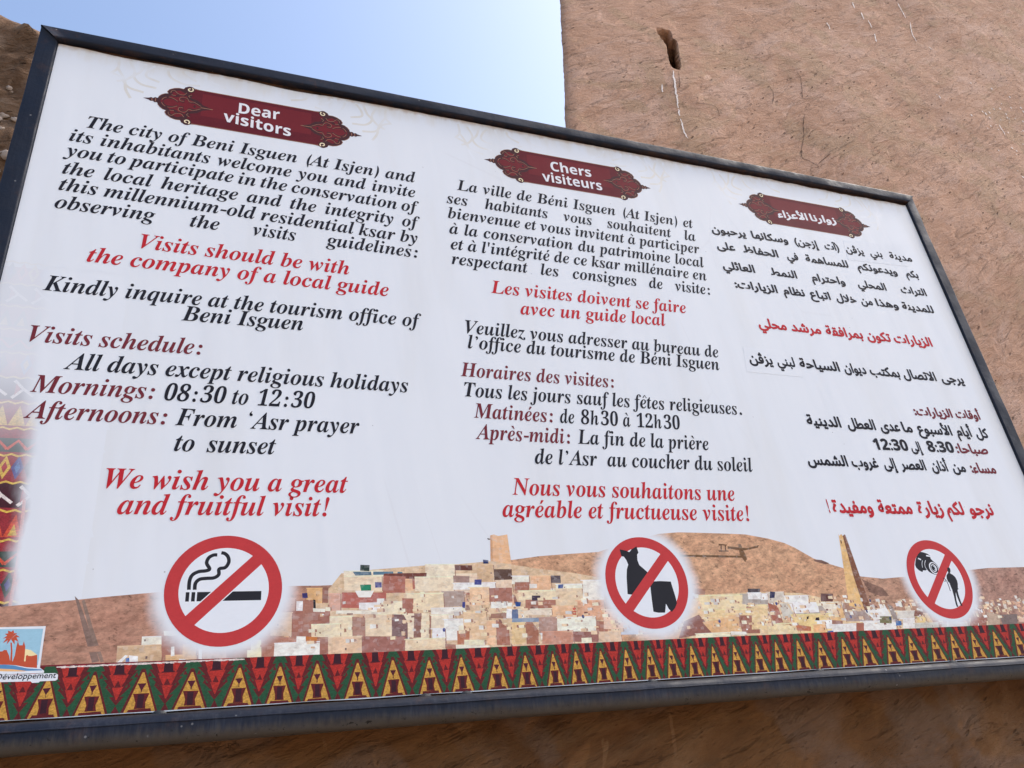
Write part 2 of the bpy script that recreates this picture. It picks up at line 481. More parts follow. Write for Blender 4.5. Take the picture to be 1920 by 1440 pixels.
ARABIC = [["K",2.086,1.4257,2.9,1.4348,[["\u0645\u062f\u064a\u0646\u0629",2.7958,2.9062],
["\u0628\u0646\u064a",2.7012,2.7607],
["\u064a\u0632\u06a4\u0646",2.5876,2.6724],
["(\u0622\u062a",2.4918,2.5584],
["\u0625\u0632\u062c\u0646)",2.3589,2.463],
["\u0648\u0633\u0643\u0627\u0646\u0647\u0627",2.1751,2.3302],
["\u064a\u0631\u062d\u0628\u0648\u0646",2.0102,2.1508]]],
["K",2.077,1.3553,2.895,1.3582,[["\u0628\u0643\u0645",2.8413,2.9033],
["\u0648\u064a\u062f\u0639\u0648\u0646\u0643\u0645",2.6121,2.8009],
["\u0644\u0644\u0645\u0633\u0627\u0647\u0645\u0629",2.3825,2.5721],
["\u0641\u064a",2.3009,2.3508],
["\u0627\u0644\u062d\u0641\u0627\u0638",2.1188,2.2653],
["\u0639\u0644\u0649",2.0128,2.0871]]],
["K",2.139,1.2726,2.9,1.2777,[["\u0627\u0644\u062a\u0631\u0627\u062b",2.7827,2.9061],
["\u0627\u0644\u0645\u062d\u0644\u064a",2.582,2.7144],
["\u0648\u0627\u062d\u062a\u0631\u0627\u0645",2.3792,2.5272],
["\u0627\u0644\u0646\u0645\u0637",2.2076,2.3176],
["\u0627\u0644\u0639\u0627\u0626\u0644\u064a",2.0134,2.1426]]],
["K",2.209,1.1989,2.903,1.2013,[["\u0644\u0644\u0645\u062f\u064a\u0646\u0629",2.7564,2.9059],
["\u0648\u0647\u0630\u0627",2.6366,2.7387],
["\u0645\u0646",2.568,2.621],
["\u062e\u0644\u0627\u0644",2.4587,2.5485],
["\u0627\u062a\u0628\u0627\u0639",2.3469,2.4348],
["\u0646\u0638\u0627\u0645",2.2354,2.3252],
["\u0627\u0644\u0632\u064a\u0627\u0631\u0627\u062a:",2.0416,2.2123]]],
["R",2.198,1.0494,2.828,1.051,[["\u0627\u0644\u0632\u064a\u0627\u0631\u0627\u062a",2.6546,2.8292],
["\u062a\u0643\u0648\u0646",2.5353,2.6409],
["\u0628\u0645\u0631\u0627\u0641\u0642\u0629",2.361,2.5179],
["\u0645\u0631\u0634\u062f",2.2188,2.3415],
["\u0645\u062d\u0644\u064a",2.0896,2.2014]]],
["K",2.362,0.9094,2.775,0.9077,[["\u064a\u0631\u062c\u0649",2.8029,2.9072],
["\u0627\u0644\u0627\u062a\u0635\u0627\u0644",2.6338,2.7801],
["\u0628\u0645\u0643\u062a\u0628",2.4913,2.6189],
["\u062f\u064a\u0648\u0627\u0646",2.3841,2.4758],
["\u0627\u0644\u0633\u064a\u0627\u062d\u0629",2.2063,2.3659],
["\u0644\u0628\u0646\u064a",2.1187,2.1879],
["\u064a\u0632\u06a4\u0646",2.0136,2.1023]]],
["M",2.783,0.7686,2.908,0.7693,[["\u0623\u0648\u0642\u0627\u062a",2.8012,2.9133],
["\u0627\u0644\u0632\u064a\u0627\u0631\u0627\u062a:",2.6184,2.7863]]],
["K",2.293,0.7037,2.749,0.7008,[["\u0643\u0644",2.8581,2.9147],
["\u0623\u064a\u0627\u0645",2.7723,2.8401],
["\u0627\u0644\u0623\u0633\u0628\u0648\u0639",2.604,2.7518],
["\u0645\u0627",2.5416,2.583],
["\u0639\u062f\u0649",2.4499,2.531],
["\u0627\u0644\u0639\u0637\u0644",2.319,2.4308],
["\u0627\u0644\u062f\u064a\u0646\u064a\u0629",2.1641,2.2941]]],
["K",2.396,0.6335,2.876,0.6395,[["\u0635\u0628\u0627\u062d\u0627:",2.7403,2.881],
["8:30",2.618,2.7308],
["\u0625\u0644\u0649",2.5468,2.5913],
["12:30",2.3977,2.5362]]],
["K",2.27,0.5724,2.876,0.5701,[["\u0645\u0633\u0627\u0621:",2.7703,2.8803],
["\u0645\u0646",2.6907,2.7472],
["\u0623\u0630\u0627\u0646",2.6033,2.6718],
["\u0627\u0644\u0639\u0635\u0631",2.4766,2.5793],
["\u0625\u0644\u0649",2.4098,2.4598],
["\u063a\u0631\u0648\u0628",2.2857,2.3883],
["\u0627\u0644\u0634\u0645\u0633",2.1208,2.2708]]],
["R",2.145,0.4244,2.458,0.4254,[["\u0646\u0631\u062c\u0648",2.6911,2.7928],
["\u0644\u0643\u0645",2.5964,2.6683],
["\u0632\u064a\u0627\u0631\u0629",2.4823,2.5837],
["\u0645\u0645\u062a\u0639\u0629",2.329,2.4596],
["\u0648\u0645\u0641\u064a\u062f\u0629",2.1605,2.3086],
["!",2.1446,2.1486]]],
["W",2.339,1.5486,2.476,1.557,[["\u0632\u0648\u0627\u0631\u0646\u0627",2.4712,2.5937],
["\u0627\u0644\u0623\u0639\u0632\u0627\u0621",2.3224,2.4593]]]]
TOWN = [[[172,132,118],0.5,[[0.1171,0.2036],[0.153,0.2067],[0.1994,0.2107],[0.2487,0.2147],[0.3038,0.2198],[0.3992,0.2275],[0.5198,0.2352],[0.6257,0.2357],[0.7139,0.2354],[0.7706,0.2369],[0.7698,0.081],[0.5897,0.085],[0.2185,0.085],[0.1381,0.0835]]],
[[128,108,104],0.4,[[0.2476,0.2225],[0.2556,0.2146],[0.2881,0.1429],[0.3063,0.098],[0.2941,0.0962],[0.2734,0.1509]]],
[[136,116,110],0.4,[[0.2609,0.2132],[0.2658,0.2156],[0.2884,0.1578],[0.3143,0.0976],[0.3089,0.0955],[0.2887,0.1379]]],
[[160,125,112],0.5,[[0.2299,0.1255],[0.2515,0.1295],[0.288,0.1256],[0.3195,0.1293],[0.3233,0.1168],[0.2804,0.1149],[0.2354,0.1181]]],
[[194,155,130],0.55,[[1.0782,0.2746],[1.1591,0.2894],[1.2284,0.2982],[1.2991,0.3033],[1.3894,0.3085],[1.4811,0.3361],[1.5704,0.3563],[1.6303,0.361],[1.6917,0.36],[1.7526,0.359],[1.8366,0.3566],[1.9077,0.3451],[1.9568,0.3332],[1.988,0.3198],[2.0407,0.2897],[2.0813,0.2761],[2.1314,0.2623],[2.1942,0.2317],[2.201,0.0658],[1.0618,0.0916]]],
[[176,140,124],0.55,[[2.1442,0.2472],[2.1872,0.2378],[2.2603,0.2309],[2.3538,0.2358],[2.4741,0.2438],[2.5928,0.2521],[2.6752,0.2578],[2.8501,0.2597],[2.918,0.2575],[2.8091,0.0735],[2.1322,0.0753]]],
[[165,132,124],0.6,[[2.5365,0.2447],[2.5928,0.2521],[2.6752,0.2578],[2.8501,0.2597],[2.918,0.2575],[2.8091,0.0735],[2.4767,0.0816]]],
[[110,85,80],0.5,[[2.0398,0.2871],[2.0663,0.2851],[2.0903,0.2756],[2.0757,0.2731],[2.0424,0.2815]]],
[[128,100,92],0.5,[[2.1849,0.2318],[2.2085,0.2203],[2.2495,0.2048],[2.2639,0.1823],[2.231,0.1829],[2.1981,0.1946]]],
[[150,118,88],0.1,[[1.621,0.3012],[1.8163,0.2979],[1.8146,0.2921],[1.6197,0.2956]]],
[[140,105,80],0.1,[[1.7449,0.3298],[1.7728,0.3284],[1.772,0.3254],[1.7441,0.3269]]],
[[150,112,88],0.1,[[1.7491,0.3269],[1.754,0.3269],[1.751,0.3095],[1.7461,0.3095]]],
[[150,112,88],0.1,[[1.764,0.3269],[1.769,0.3269],[1.7643,0.3095],[1.7593,0.3095]]],
[[132,98,72],0.1,[[1.7402,0.3124],[1.7717,0.3124],[1.7706,0.3081],[1.7391,0.3081]]],
[[150,115,86],0.1,[[1.7716,0.324],[1.8306,0.3182],[1.8727,0.3271],[1.867,0.3197],[1.8221,0.3124],[1.7696,0.3167]]],
[[168,130,98],0.1,[[1.8068,0.3299],[1.8153,0.3299],[1.8179,0.3153],[1.8239,0.2892],[1.8147,0.2806],[1.8036,0.3008]]],
[[226,184,150],0.12,[[1.1102,0.3492],[1.1198,0.3519],[1.1302,0.348],[1.1537,0.3521],[1.1573,0.2613],[1.1031,0.2618]]],
[[205,160,128],0.12,[[1.1102,0.3492],[1.1157,0.3506],[1.1097,0.2617],[1.1031,0.2618]]],
[[90,70,70],0,[[1.1015,0.3426],[1.1094,0.3413],[1.1092,0.3387],[1.1038,0.3387]]],
[[214,190,165],0.25,[[0.6154,0.0838],[0.6297,0.1198],[0.6712,0.1559],[0.7032,0.1993],[0.7365,0.2328],[0.7593,0.2616],[0.8294,0.2692],[0.9511,0.278],[1.0269,0.28],[1.1055,0.2871],[1.211,0.2697],[1.3203,0.2558],[1.3967,0.2418],[1.3679,0.0791],[0.6152,0.0879]]],
[[222,200,168],0.25,[[1.5492,0.0904],[1.6016,0.1855],[1.6668,0.1975],[1.8299,0.2013],[1.9643,0.196],[2.0628,0.1756],[2.1991,0.1509],[2.3816,0.1316],[2.3934,0.0729]]],
[[235,232,226],0.1,[[0.4138,0.1511],[0.4381,0.1502],[0.439,0.1399],[0.4148,0.1408]]],
[[235,232,226],0.1,[[0.3753,0.1417],[0.4112,0.1404],[0.4128,0.1231],[0.3771,0.1245]]],
[[205,178,152],0.1,[[0.3326,0.1263],[0.4116,0.1232],[0.4149,0.0893],[0.3365,0.093]]],
[[150,98,92],0.1,[[0.4099,0.141],[0.4439,0.1397],[0.4474,0.099],[0.4138,0.1005]]],
[[214,178,140],0.1,[[0.4205,0.1052],[0.4787,0.1027],[0.4797,0.09],[0.4217,0.0927]]],
[[214,178,140],0.1,[[0.4501,0.1242],[0.4771,0.1231],[0.4789,0.1001],[0.4521,0.1013]]],
[[240,240,240],0.1,[[0.4299,0.1199],[0.436,0.1197],[0.4376,0.102],[0.4315,0.1022]]],
[[240,240,240],0.1,[[0.4796,0.123],[0.4858,0.1228],[0.4879,0.0947],[0.4817,0.095]]],
[[240,240,240],0.1,[[0.4464,0.0966],[0.4586,0.096],[0.459,0.091],[0.4469,0.0915]]],
[[196,162,142],0.1,[[0.4877,0.1137],[0.5706,0.1103],[0.5716,0.0896],[0.4892,0.0934]]],
[[150,105,95],0.1,[[0.5325,0.1132],[0.5718,0.1116],[0.5729,0.0909],[0.5337,0.0926]]],
[[238,226,198],0.1,[[0.5708,0.1064],[0.5887,0.1057],[0.5895,0.0888],[0.5716,0.0896]]],
[[238,226,198],0.1,[[0.5774,0.127],[0.6059,0.1259],[0.6074,0.0893],[0.5792,0.0906]]],
[[236,238,242],0,[[0.3354,0.093],[0.3497,0.1078],[0.3546,0.1061],[0.3434,0.0926]]],
[[60,110,185],0.1,[[0.3516,0.1021],[0.3574,0.1018],[0.3585,0.0919],[0.3527,0.0922]]],
[[235,238,244],0.1,[[0.357,0.1055],[0.371,0.1049],[0.3724,0.0913],[0.3585,0.0919]]],
[[226,206,190],0.1,[[0.9812,0.2593],[1.1556,0.2575],[1.1507,0.2137],[0.9785,0.2169]]],
[[232,222,206],0.1,[[0.765,0.2674],[0.8531,0.2666],[0.8523,0.2368],[0.7649,0.2381]]],
[[232,222,206],0.1,[[0.9481,0.2805],[1.0174,0.28],[1.0152,0.2497],[0.9465,0.2505]]],
[[70,95,95],0.1,[[0.8001,0.28],[0.8207,0.2798],[0.8205,0.2663],[0.7999,0.2665]]],
[[120,160,195],0.1,[[0.7838,0.2643],[0.8248,0.2639],[0.8247,0.2562],[0.7896,0.2566]]],
[[125,175,215],0.1,[[0.8293,0.2639],[0.874,0.2634],[0.8738,0.2568],[0.8291,0.2573]]],
[[125,175,215],0.1,[[0.883,0.2627],[0.8951,0.2626],[0.8949,0.2572],[0.8828,0.2573]]],
[[140,85,82],0.1,[[1.0172,0.2782],[1.059,0.2779],[1.058,0.2663],[1.0164,0.2667]]],
[[208,180,152],0.1,[[1.0721,0.2803],[1.1131,0.28],[1.1091,0.2392],[1.0686,0.2398]]],
[[134,105,98],0.1,[[1.1119,0.268],[1.1567,0.2676],[1.1538,0.2417],[1.1094,0.2423]]],
[[50,75,150],0.1,[[1.0877,0.2897],[1.1008,0.2897],[1.1001,0.2817],[1.087,0.2818]]],
[[158,95,88],0.1,[[0.853,0.2606],[0.9501,0.2596],[0.9494,0.2475],[0.8526,0.2487]]],
[[230,215,196],0.1,[[0.765,0.2557],[0.8498,0.2547],[0.8489,0.2222],[0.7649,0.2237]]],
[[156,88,82],0.1,[[0.8498,0.2547],[0.9008,0.2541],[0.8992,0.2154],[0.8488,0.2163]]],
[[226,186,156],0.1,[[0.9006,0.2481],[0.9188,0.2479],[0.9176,0.2209],[0.8995,0.2213]]],
[[155,84,78],0.1,[[0.9173,0.2479],[0.9448,0.2475],[0.9435,0.2235],[0.9162,0.2239]]],
[[232,218,200],0.1,[[0.9221,0.2523],[1.0121,0.2513],[1.0098,0.2193],[0.9206,0.2209]]],
[[158,132,128],0.1,[[1.0122,0.2528],[1.0504,0.2524],[1.0491,0.237],[1.0111,0.2375]]],
[[236,236,240],0.1,[[1.0111,0.2375],[1.1137,0.236],[1.1121,0.2206],[1.01,0.2223]]],
[[148,92,86],0.1,[[1.0962,0.2239],[1.1517,0.223],[1.1483,0.1922],[1.0933,0.1935]]],
[[230,198,170],0.1,[[1.0483,0.2263],[1.0964,0.2255],[1.0924,0.1844],[1.0449,0.1855]]],
[[172,155,152],0.1,[[0.9848,0.2183],[1.0349,0.2174],[1.0321,0.1829],[0.9826,0.1841]]],
[[234,216,192],0.1,[[0.9022,0.2153],[0.9876,0.2137],[0.9851,0.1752],[0.9006,0.1774]]],
[[218,178,132],0.1,[[0.6861,0.2307],[0.7196,0.2302],[0.7198,0.1975],[0.6867,0.1982]]],
[[136,90,84],0.1,[[0.7196,0.2302],[0.7308,0.23],[0.731,0.1986],[0.7198,0.1989]]],
[[164,80,78],0.1,[[0.7591,0.2209],[0.8577,0.2191],[0.8567,0.1843],[0.7591,0.1867]]],
[[236,232,236],0,[[0.7878,0.2232],[0.8298,0.2225],[0.8223,0.2081],[0.7962,0.2086]]],
[[210,168,156],0.1,[[0.7323,0.2185],[0.7591,0.218],[0.759,0.181],[0.7325,0.1817]]],
[[236,230,224],0.1,[[0.7478,0.1827],[0.8889,0.1791],[0.8885,0.1705],[0.7478,0.1743]]],
[[236,222,202],0.1,[[0.8439,0.1975],[0.8925,0.1964],[0.8915,0.1704],[0.8432,0.1717]]],
[[236,238,244],0.1,[[0.7961,0.1972],[0.8438,0.1961],[0.8434,0.1803],[0.7959,0.1815]]],
[[150,88,80],0.1,[[0.8913,0.2038],[0.9167,0.2032],[0.9153,0.1712],[0.8901,0.1719]]],
[[190,154,144],0.1,[[0.6414,0.209],[0.6645,0.2085],[0.6652,0.1807],[0.6423,0.1813]]],
[[238,240,246],0.1,[[0.6646,0.2043],[0.6783,0.204],[0.6788,0.179],[0.6652,0.1793]]],
[[146,90,84],0.1,[[0.6571,0.1823],[0.7366,0.1802],[0.7369,0.1237],[0.6585,0.1266]]],
[[150,98,90],0.1,[[0.6783,0.2054],[0.7003,0.205],[0.7014,0.1304],[0.6798,0.1312]]],
[[210,186,170],0.1,[[0.6143,0.1793],[0.6572,0.1782],[0.6584,0.132],[0.6161,0.1335]]],
[[40,40,50],0.1,[[0.7003,0.205],[0.7045,0.2049],[0.7047,0.1866],[0.7006,0.1867]]],
[[238,234,230],0.1,[[0.7006,0.1867],[0.7255,0.1861],[0.7255,0.1797],[0.7007,0.1803]]],
[[234,218,196],0.1,[[0.7339,0.1705],[0.7844,0.1691],[0.784,0.1247],[0.7341,0.1265]]],
[[156,114,108],0.1,[[0.7844,0.1663],[0.8128,0.1655],[0.8121,0.1264],[0.784,0.1275]]],
[[228,212,192],0.1,[[0.8101,0.1726],[0.868,0.171],[0.8664,0.1245],[0.8093,0.1265]]],
[[124,98,102],0.1,[[0.8679,0.1696],[0.9032,0.1686],[0.9011,0.1176],[0.8662,0.1189]]],
[[233,218,200],0.1,[[0.8915,0.1718],[0.9168,0.1712],[0.9144,0.1199],[0.9012,0.1204],[0.9025,0.1515]]],
[[140,104,98],0.1,[[0.9168,0.1712],[0.9332,0.1707],[0.9306,0.1193],[0.9144,0.1199]]],
[[234,220,200],0.1,[[0.9332,0.1707],[0.9513,0.1702],[0.9482,0.1159],[0.9304,0.1165]]],
[[138,98,92],0.1,[[0.9511,0.1673],[0.9556,0.1672],[0.9527,0.1157],[0.9482,0.1159]]],
[[230,220,206],0.1,[[0.9556,0.1672],[1.0122,0.1656],[1.01,0.1366],[0.954,0.1384]]],
[[232,234,238],0.1,[[0.9839,0.1577],[1.0301,0.1563],[1.0264,0.1101],[0.9809,0.1118]]],
[[230,234,246],0.1,[[0.9555,0.1384],[0.9856,0.1374],[0.9832,0.1004],[0.9534,0.1016]]],
[[224,198,170],0.1,[[1.0297,0.1711],[1.0847,0.1696],[1.0789,0.1081],[1.0249,0.1102]]],
[[166,98,76],0.1,[[1.0127,0.1307],[1.0403,0.1298],[1.038,0.1011],[1.0105,0.1022]]],
[[238,228,206],0.1,[[1.0265,0.1115],[1.0728,0.1098],[1.0716,0.0969],[1.0255,0.0987]]],
[[228,192,164],0.1,[[1.083,0.1518],[1.1052,0.1512],[1.0997,0.0958],[1.0778,0.0966]]],
[[150,90,78],0.1,[[1.1052,0.1512],[1.1337,0.1325],[1.1343,0.0944],[1.1028,0.0957]]],
[[238,236,236],0.1,[[1.0962,0.1904],[1.148,0.1892],[1.1467,0.177],[1.0951,0.1783]]],
[[138,98,90],0.1,[[1.0939,0.1664],[1.1324,0.1653],[1.1311,0.1534],[1.0928,0.1545]]],
[[238,240,244],0.1,[[1.1337,0.1774],[1.1467,0.177],[1.144,0.153],[1.1311,0.1534]]],
[[60,66,140],0.1,[[1.0283,0.1934],[1.0361,0.1932],[1.0347,0.1754],[1.0269,0.1756]]],
[[60,66,140],0.1,[[1.061,0.2445],[1.0787,0.2443],[1.0776,0.2319],[1.0599,0.2322]]],
[[60,66,140],0.1,[[0.8332,0.2415],[0.848,0.2413],[0.8476,0.2281],[0.8329,0.2283]]],
[[42,130,104],0.1,[[0.8009,0.2361],[0.8228,0.2358],[0.8226,0.2232],[0.8008,0.2236]]],
[[62,58,120],0.1,[[0.6766,0.2196],[0.6877,0.2193],[0.6878,0.2095],[0.6768,0.2097]]],
[[234,220,198],0.1,[[0.6969,0.1537],[0.759,0.1517],[0.7589,0.1256],[0.6973,0.1279]]],
[[162,108,98],0.1,[[0.5979,0.1315],[0.715,0.1272],[0.7154,0.0858],[0.5996,0.091]]],
[[234,234,238],0.1,[[0.6232,0.1187],[0.7151,0.1151],[0.7154,0.0876],[0.6241,0.0917]]],
[[234,234,238],0.1,[[0.6664,0.1304],[0.6857,0.1297],[0.686,0.1149],[0.6667,0.1157]]],
[[190,120,70],0.1,[[0.6857,0.1291],[0.7095,0.1283],[0.7096,0.1202],[0.6859,0.1211]]],
[[144,90,84],0.1,[[0.715,0.1245],[0.7314,0.1239],[0.7315,0.0904],[0.7153,0.0911]]],
[[226,198,174],0.1,[[0.7314,0.1266],[0.8036,0.124],[0.8031,0.0886],[0.7315,0.0917]]],
[[142,88,88],0.1,[[0.8036,0.1267],[0.8955,0.1234],[0.8941,0.0896],[0.8031,0.0935]]],
[[232,214,190],0.1,[[0.8952,0.1178],[0.9841,0.1145],[0.9824,0.0892],[0.8942,0.0929]]],
[[150,96,86],0.1,[[0.9834,0.1032],[1.0075,0.1023],[1.0067,0.091],[0.9826,0.092]]],
[[228,228,228],0.1,[[0.955,0.1833],[1.0289,0.1815],[1.0278,0.1667],[0.9542,0.1687]]],
[[236,232,224],0.1,[[1.0073,0.0995],[1.0841,0.0964],[1.0834,0.0893],[1.0068,0.0924]]],
[[240,236,230],0.1,[[1.1549,0.2512],[1.1984,0.2507],[1.1961,0.2317],[1.1528,0.2323]]],
[[224,184,154],0.1,[[1.2035,0.2506],[1.253,0.25],[1.2482,0.2151],[1.1992,0.216]]],
[[92,82,92],0.1,[[1.253,0.25],[1.279,0.2497],[1.2767,0.2337],[1.2508,0.2341]]],
[[150,92,82],0.1,[[1.1599,0.2369],[1.1967,0.2364],[1.1941,0.2154],[1.1576,0.2161]]],
[[234,218,194],0.1,[[1.1676,0.2165],[1.2619,0.2149],[1.2587,0.1923],[1.165,0.1943]]],
[[238,234,226],0.1,[[1.2641,0.2307],[1.3338,0.2296],[1.3317,0.2168],[1.2623,0.218]]],
[[222,202,178],0.1,[[1.2626,0.2196],[1.332,0.2184],[1.3257,0.1789],[1.257,0.1805]]],
[[228,228,228],0.1,[[1.3354,0.2393],[1.3925,0.2386],[1.384,0.1902],[1.3277,0.1914]]],
[[152,94,84],0.1,[[1.1816,0.1946],[1.2588,0.1929],[1.2557,0.1712],[1.179,0.1732]]],
[[226,188,158],0.1,[[1.2469,0.1807],[1.3049,0.1794],[1.3006,0.1515],[1.2431,0.1532]]],
[[214,168,144],0.1,[[1.3135,0.1902],[1.3837,0.1886],[1.3757,0.1431],[1.3065,0.1452]]],
[[94,112,152],0.1,[[1.1463,0.174],[1.1626,0.1736],[1.1602,0.1525],[1.144,0.153]]],
[[224,214,204],0.1,[[1.161,0.1736],[1.2456,0.1715],[1.2439,0.1592],[1.1596,0.1616]]],
[[134,154,184],0.1,[[1.1442,0.1545],[1.2112,0.1526],[1.2101,0.1435],[1.1432,0.1455]]],
[[220,194,154],0.1,[[1.1432,0.1455],[1.1772,0.1445],[1.1714,0.0958],[1.1378,0.0972]]],
[[148,92,78],0.1,[[1.1772,0.1445],[1.192,0.1441],[1.2059,0.1241],[1.2021,0.0946],[1.173,0.0958]]],
[[174,144,138],0.1,[[1.2098,0.1541],[1.2565,0.1528],[1.2516,0.1181],[1.2053,0.1197]]],
[[240,234,228],0.1,[[1.2565,0.1528],[1.3558,0.1499],[1.3503,0.1177],[1.252,0.1211]]],
[[198,148,132],0.1,[[1.2137,0.1209],[1.292,0.1182],[1.2878,0.0907],[1.2101,0.0937]]],
[[132,84,86],0.1,[[1.2923,0.1197],[1.3572,0.1174],[1.3531,0.0932],[1.2886,0.0957]]],
[[218,194,174],0.1,[[1.3572,0.1174],[1.4166,0.1154],[1.412,0.091],[1.3531,0.0932]]],
[[238,230,214],0.1,[[1.3102,0.1039],[1.3375,0.1029],[1.3357,0.0924],[1.3085,0.0935]]],
[[154,98,88],0.1,[[1.3542,0.1407],[1.3857,0.1397],[1.3813,0.1151],[1.3501,0.1162]]],
[[192,206,232],0.1,[[1.4192,0.1293],[1.4657,0.1278],[1.4613,0.1061],[1.4152,0.1077]]],
[[228,198,182],0.1,[[1.3801,0.1681],[1.4407,0.1665],[1.4317,0.1196],[1.3719,0.1216]]],
[[50,80,150],0.1,[[1.1563,0.1905],[1.1695,0.1902],[1.1682,0.1796],[1.1551,0.1799]]],
[[50,80,150],0.1,[[1.2691,0.229],[1.2829,0.2288],[1.2815,0.2193],[1.2677,0.2195]]],
[[70,60,80],0.1,[[1.1995,0.205],[1.2197,0.2046],[1.218,0.1922],[1.198,0.1927]]],
[[230,230,234],0.1,[[1.1961,0.2317],[1.2164,0.2314],[1.2151,0.222],[1.195,0.2223]]],
[[200,90,80],0.1,[[1.2988,0.1733],[1.3074,0.173],[1.3068,0.1693],[1.2982,0.1695]]],
[[200,90,80],0.1,[[1.2977,0.1664],[1.3063,0.1662],[1.3058,0.1631],[1.2973,0.1634]]],
[[200,90,80],0.1,[[1.2969,0.1609],[1.3054,0.1607],[1.305,0.1576],[1.2964,0.1578]]],
[[206,170,142],0.3,[[1.4577,0.1062],[1.572,0.1085],[1.6111,0.1296],[1.5981,0.0917],[1.4546,0.0909]]],
[[228,200,170],0.1,[[1.6207,0.1851],[1.6634,0.1842],[1.65,0.1317],[1.6081,0.133]]],
[[120,72,72],0.1,[[1.593,0.1334],[1.6388,0.1484],[1.6509,0.1349],[1.6656,0.102],[1.6188,0.0989],[1.5685,0.0934]]],
[[230,214,180],0.1,[[1.6479,0.1929],[1.7867,0.1952],[1.7831,0.1545],[1.6563,0.1561]]],
[[230,208,168],0.1,[[1.6571,0.1594],[1.8489,0.1545],[1.8409,0.1286],[1.6507,0.1343]]],
[[220,180,140],0.1,[[1.6454,0.1286],[1.7305,0.1392],[1.7271,0.0983],[1.6656,0.102]]],
[[144,88,80],0.1,[[1.7557,0.1435],[1.7959,0.1423],[1.8117,0.1135],[1.8068,0.0971],[1.755,0.0989]]],
[[224,186,146],0.1,[[1.7244,0.146],[1.7562,0.1451],[1.7423,0.0961],[1.7111,0.0972]]],
[[228,206,168],0.1,[[1.8038,0.1692],[1.8531,0.168],[1.834,0.1061],[1.7857,0.1077]]],
[[172,166,166],0.1,[[1.7816,0.1988],[1.8621,0.1972],[1.8536,0.1697],[1.7738,0.1716]]],
[[74,68,78],0.1,[[1.8018,0.2115],[1.8419,0.2109],[1.8385,0.1994],[1.7985,0.2002]]],
[[238,238,242],0.1,[[1.8005,0.2001],[1.8397,0.1994],[1.8345,0.1822],[1.7955,0.183]]],
[[238,238,242],0.1,[[1.8413,0.1976],[1.8621,0.1972],[1.8568,0.18],[1.8361,0.1805]]],
[[238,228,206],0.1,[[1.6198,0.103],[1.7196,0.0995],[1.7165,0.0886],[1.6172,0.0923]]],
[[240,238,234],0.1,[[1.7208,0.104],[1.768,0.1024],[1.766,0.0953],[1.7189,0.0969]]],
[[240,238,234],0.1,[[1.6325,0.2016],[1.652,0.2012],[1.6491,0.1895],[1.6297,0.1899]]],
[[146,100,86],0.1,[[1.6432,0.2132],[1.6746,0.2126],[1.6707,0.1975],[1.6395,0.1981]]],
[[210,204,200],0.1,[[1.8632,0.2007],[1.9138,0.1998],[1.9048,0.172],[1.8547,0.1732]]],
[[50,52,90],0.1,[[1.8697,0.2013],[1.8844,0.201],[1.8792,0.1847],[1.8646,0.185]]],
[[238,238,240],0.1,[[1.911,0.1911],[1.9882,0.1895],[1.9816,0.1703],[1.9048,0.172]]],
[[240,240,244],0.05,[[1.918,0.1735],[2.0126,0.1713],[2.0086,0.1416],[1.9296,0.1438]]],
[[178,168,168],0.1,[[2.0126,0.1713],[2.052,0.1581],[2.0462,0.1424],[1.94,0.1366],[1.9338,0.1437],[2.0099,0.1451]]],
[[98,62,62],0.1,[[2.0314,0.1933],[2.0713,0.1926],[2.0637,0.172],[2.0241,0.1729]]],
[[234,226,218],0.1,[[2.0169,0.1712],[2.0965,0.1695],[2.0839,0.1361],[2.0431,0.1337]]],
[[150,80,68],0.1,[[1.8541,0.1715],[1.8832,0.1639],[1.8848,0.1229],[1.8546,0.1195]]],
[[204,202,200],0.1,[[1.8869,0.169],[1.909,0.1719],[1.9294,0.1369],[1.8916,0.1312]]],
[[234,208,156],0.1,[[1.9137,0.1408],[2.0481,0.1353],[2.0324,0.0926],[1.9295,0.0928]]],
[[224,188,144],0.1,[[2.0431,0.1337],[2.0913,0.1678],[2.0862,0.1185],[2.0411,0.1164]]],
[[150,112,100],0.1,[[2.0965,0.1695],[2.1325,0.1687],[2.1236,0.1456],[2.0879,0.1466]]],
[[166,150,150],0.1,[[2.0923,0.1464],[2.16,0.1454],[2.1786,0.1175],[2.0906,0.1184]]],
[[240,240,242],0.05,[[2.1622,0.1453],[2.2315,0.1501],[2.236,0.1609],[2.248,0.128],[2.1854,0.1173]]],
[[150,138,138],0.1,[[2.2473,0.1599],[2.2617,0.1548],[2.2706,0.1147],[2.2497,0.1153]]],
[[216,214,214],0.1,[[2.2751,0.1417],[2.3368,0.1401],[2.3271,0.1185],[2.2659,0.1202]]],
[[110,65,60],0.1,[[2.3344,0.1402],[2.368,0.1393],[2.3614,0.1248],[2.3279,0.1257]]],
[[232,208,150],0.1,[[2.3391,0.1236],[2.3678,0.1228],[2.3604,0.1066],[2.3318,0.1074]]],
[[238,238,240],0.1,[[1.9934,0.123],[2.043,0.1215],[2.0355,0.1011],[1.9862,0.1027]]],
[[238,238,240],0.1,[[2.0393,0.1113],[2.1228,0.1086],[2.1147,0.088],[2.0318,0.0909]]],
[[238,238,240],0.1,[[2.1463,0.1167],[2.2582,0.1133],[2.2477,0.0887],[2.1367,0.0925]]],
[[238,238,240],0.1,[[2.2846,0.1197],[2.3271,0.1185],[2.316,0.0935],[2.2739,0.0949]]],
[[140,95,88],0.1,[[2.0434,0.1226],[2.0784,0.1215],[2.0746,0.1112],[2.0396,0.1123]]],
[[150,80,72],0.1,[[2.1203,0.114],[2.1472,0.1131],[2.1369,0.0873],[2.1103,0.0882]]],
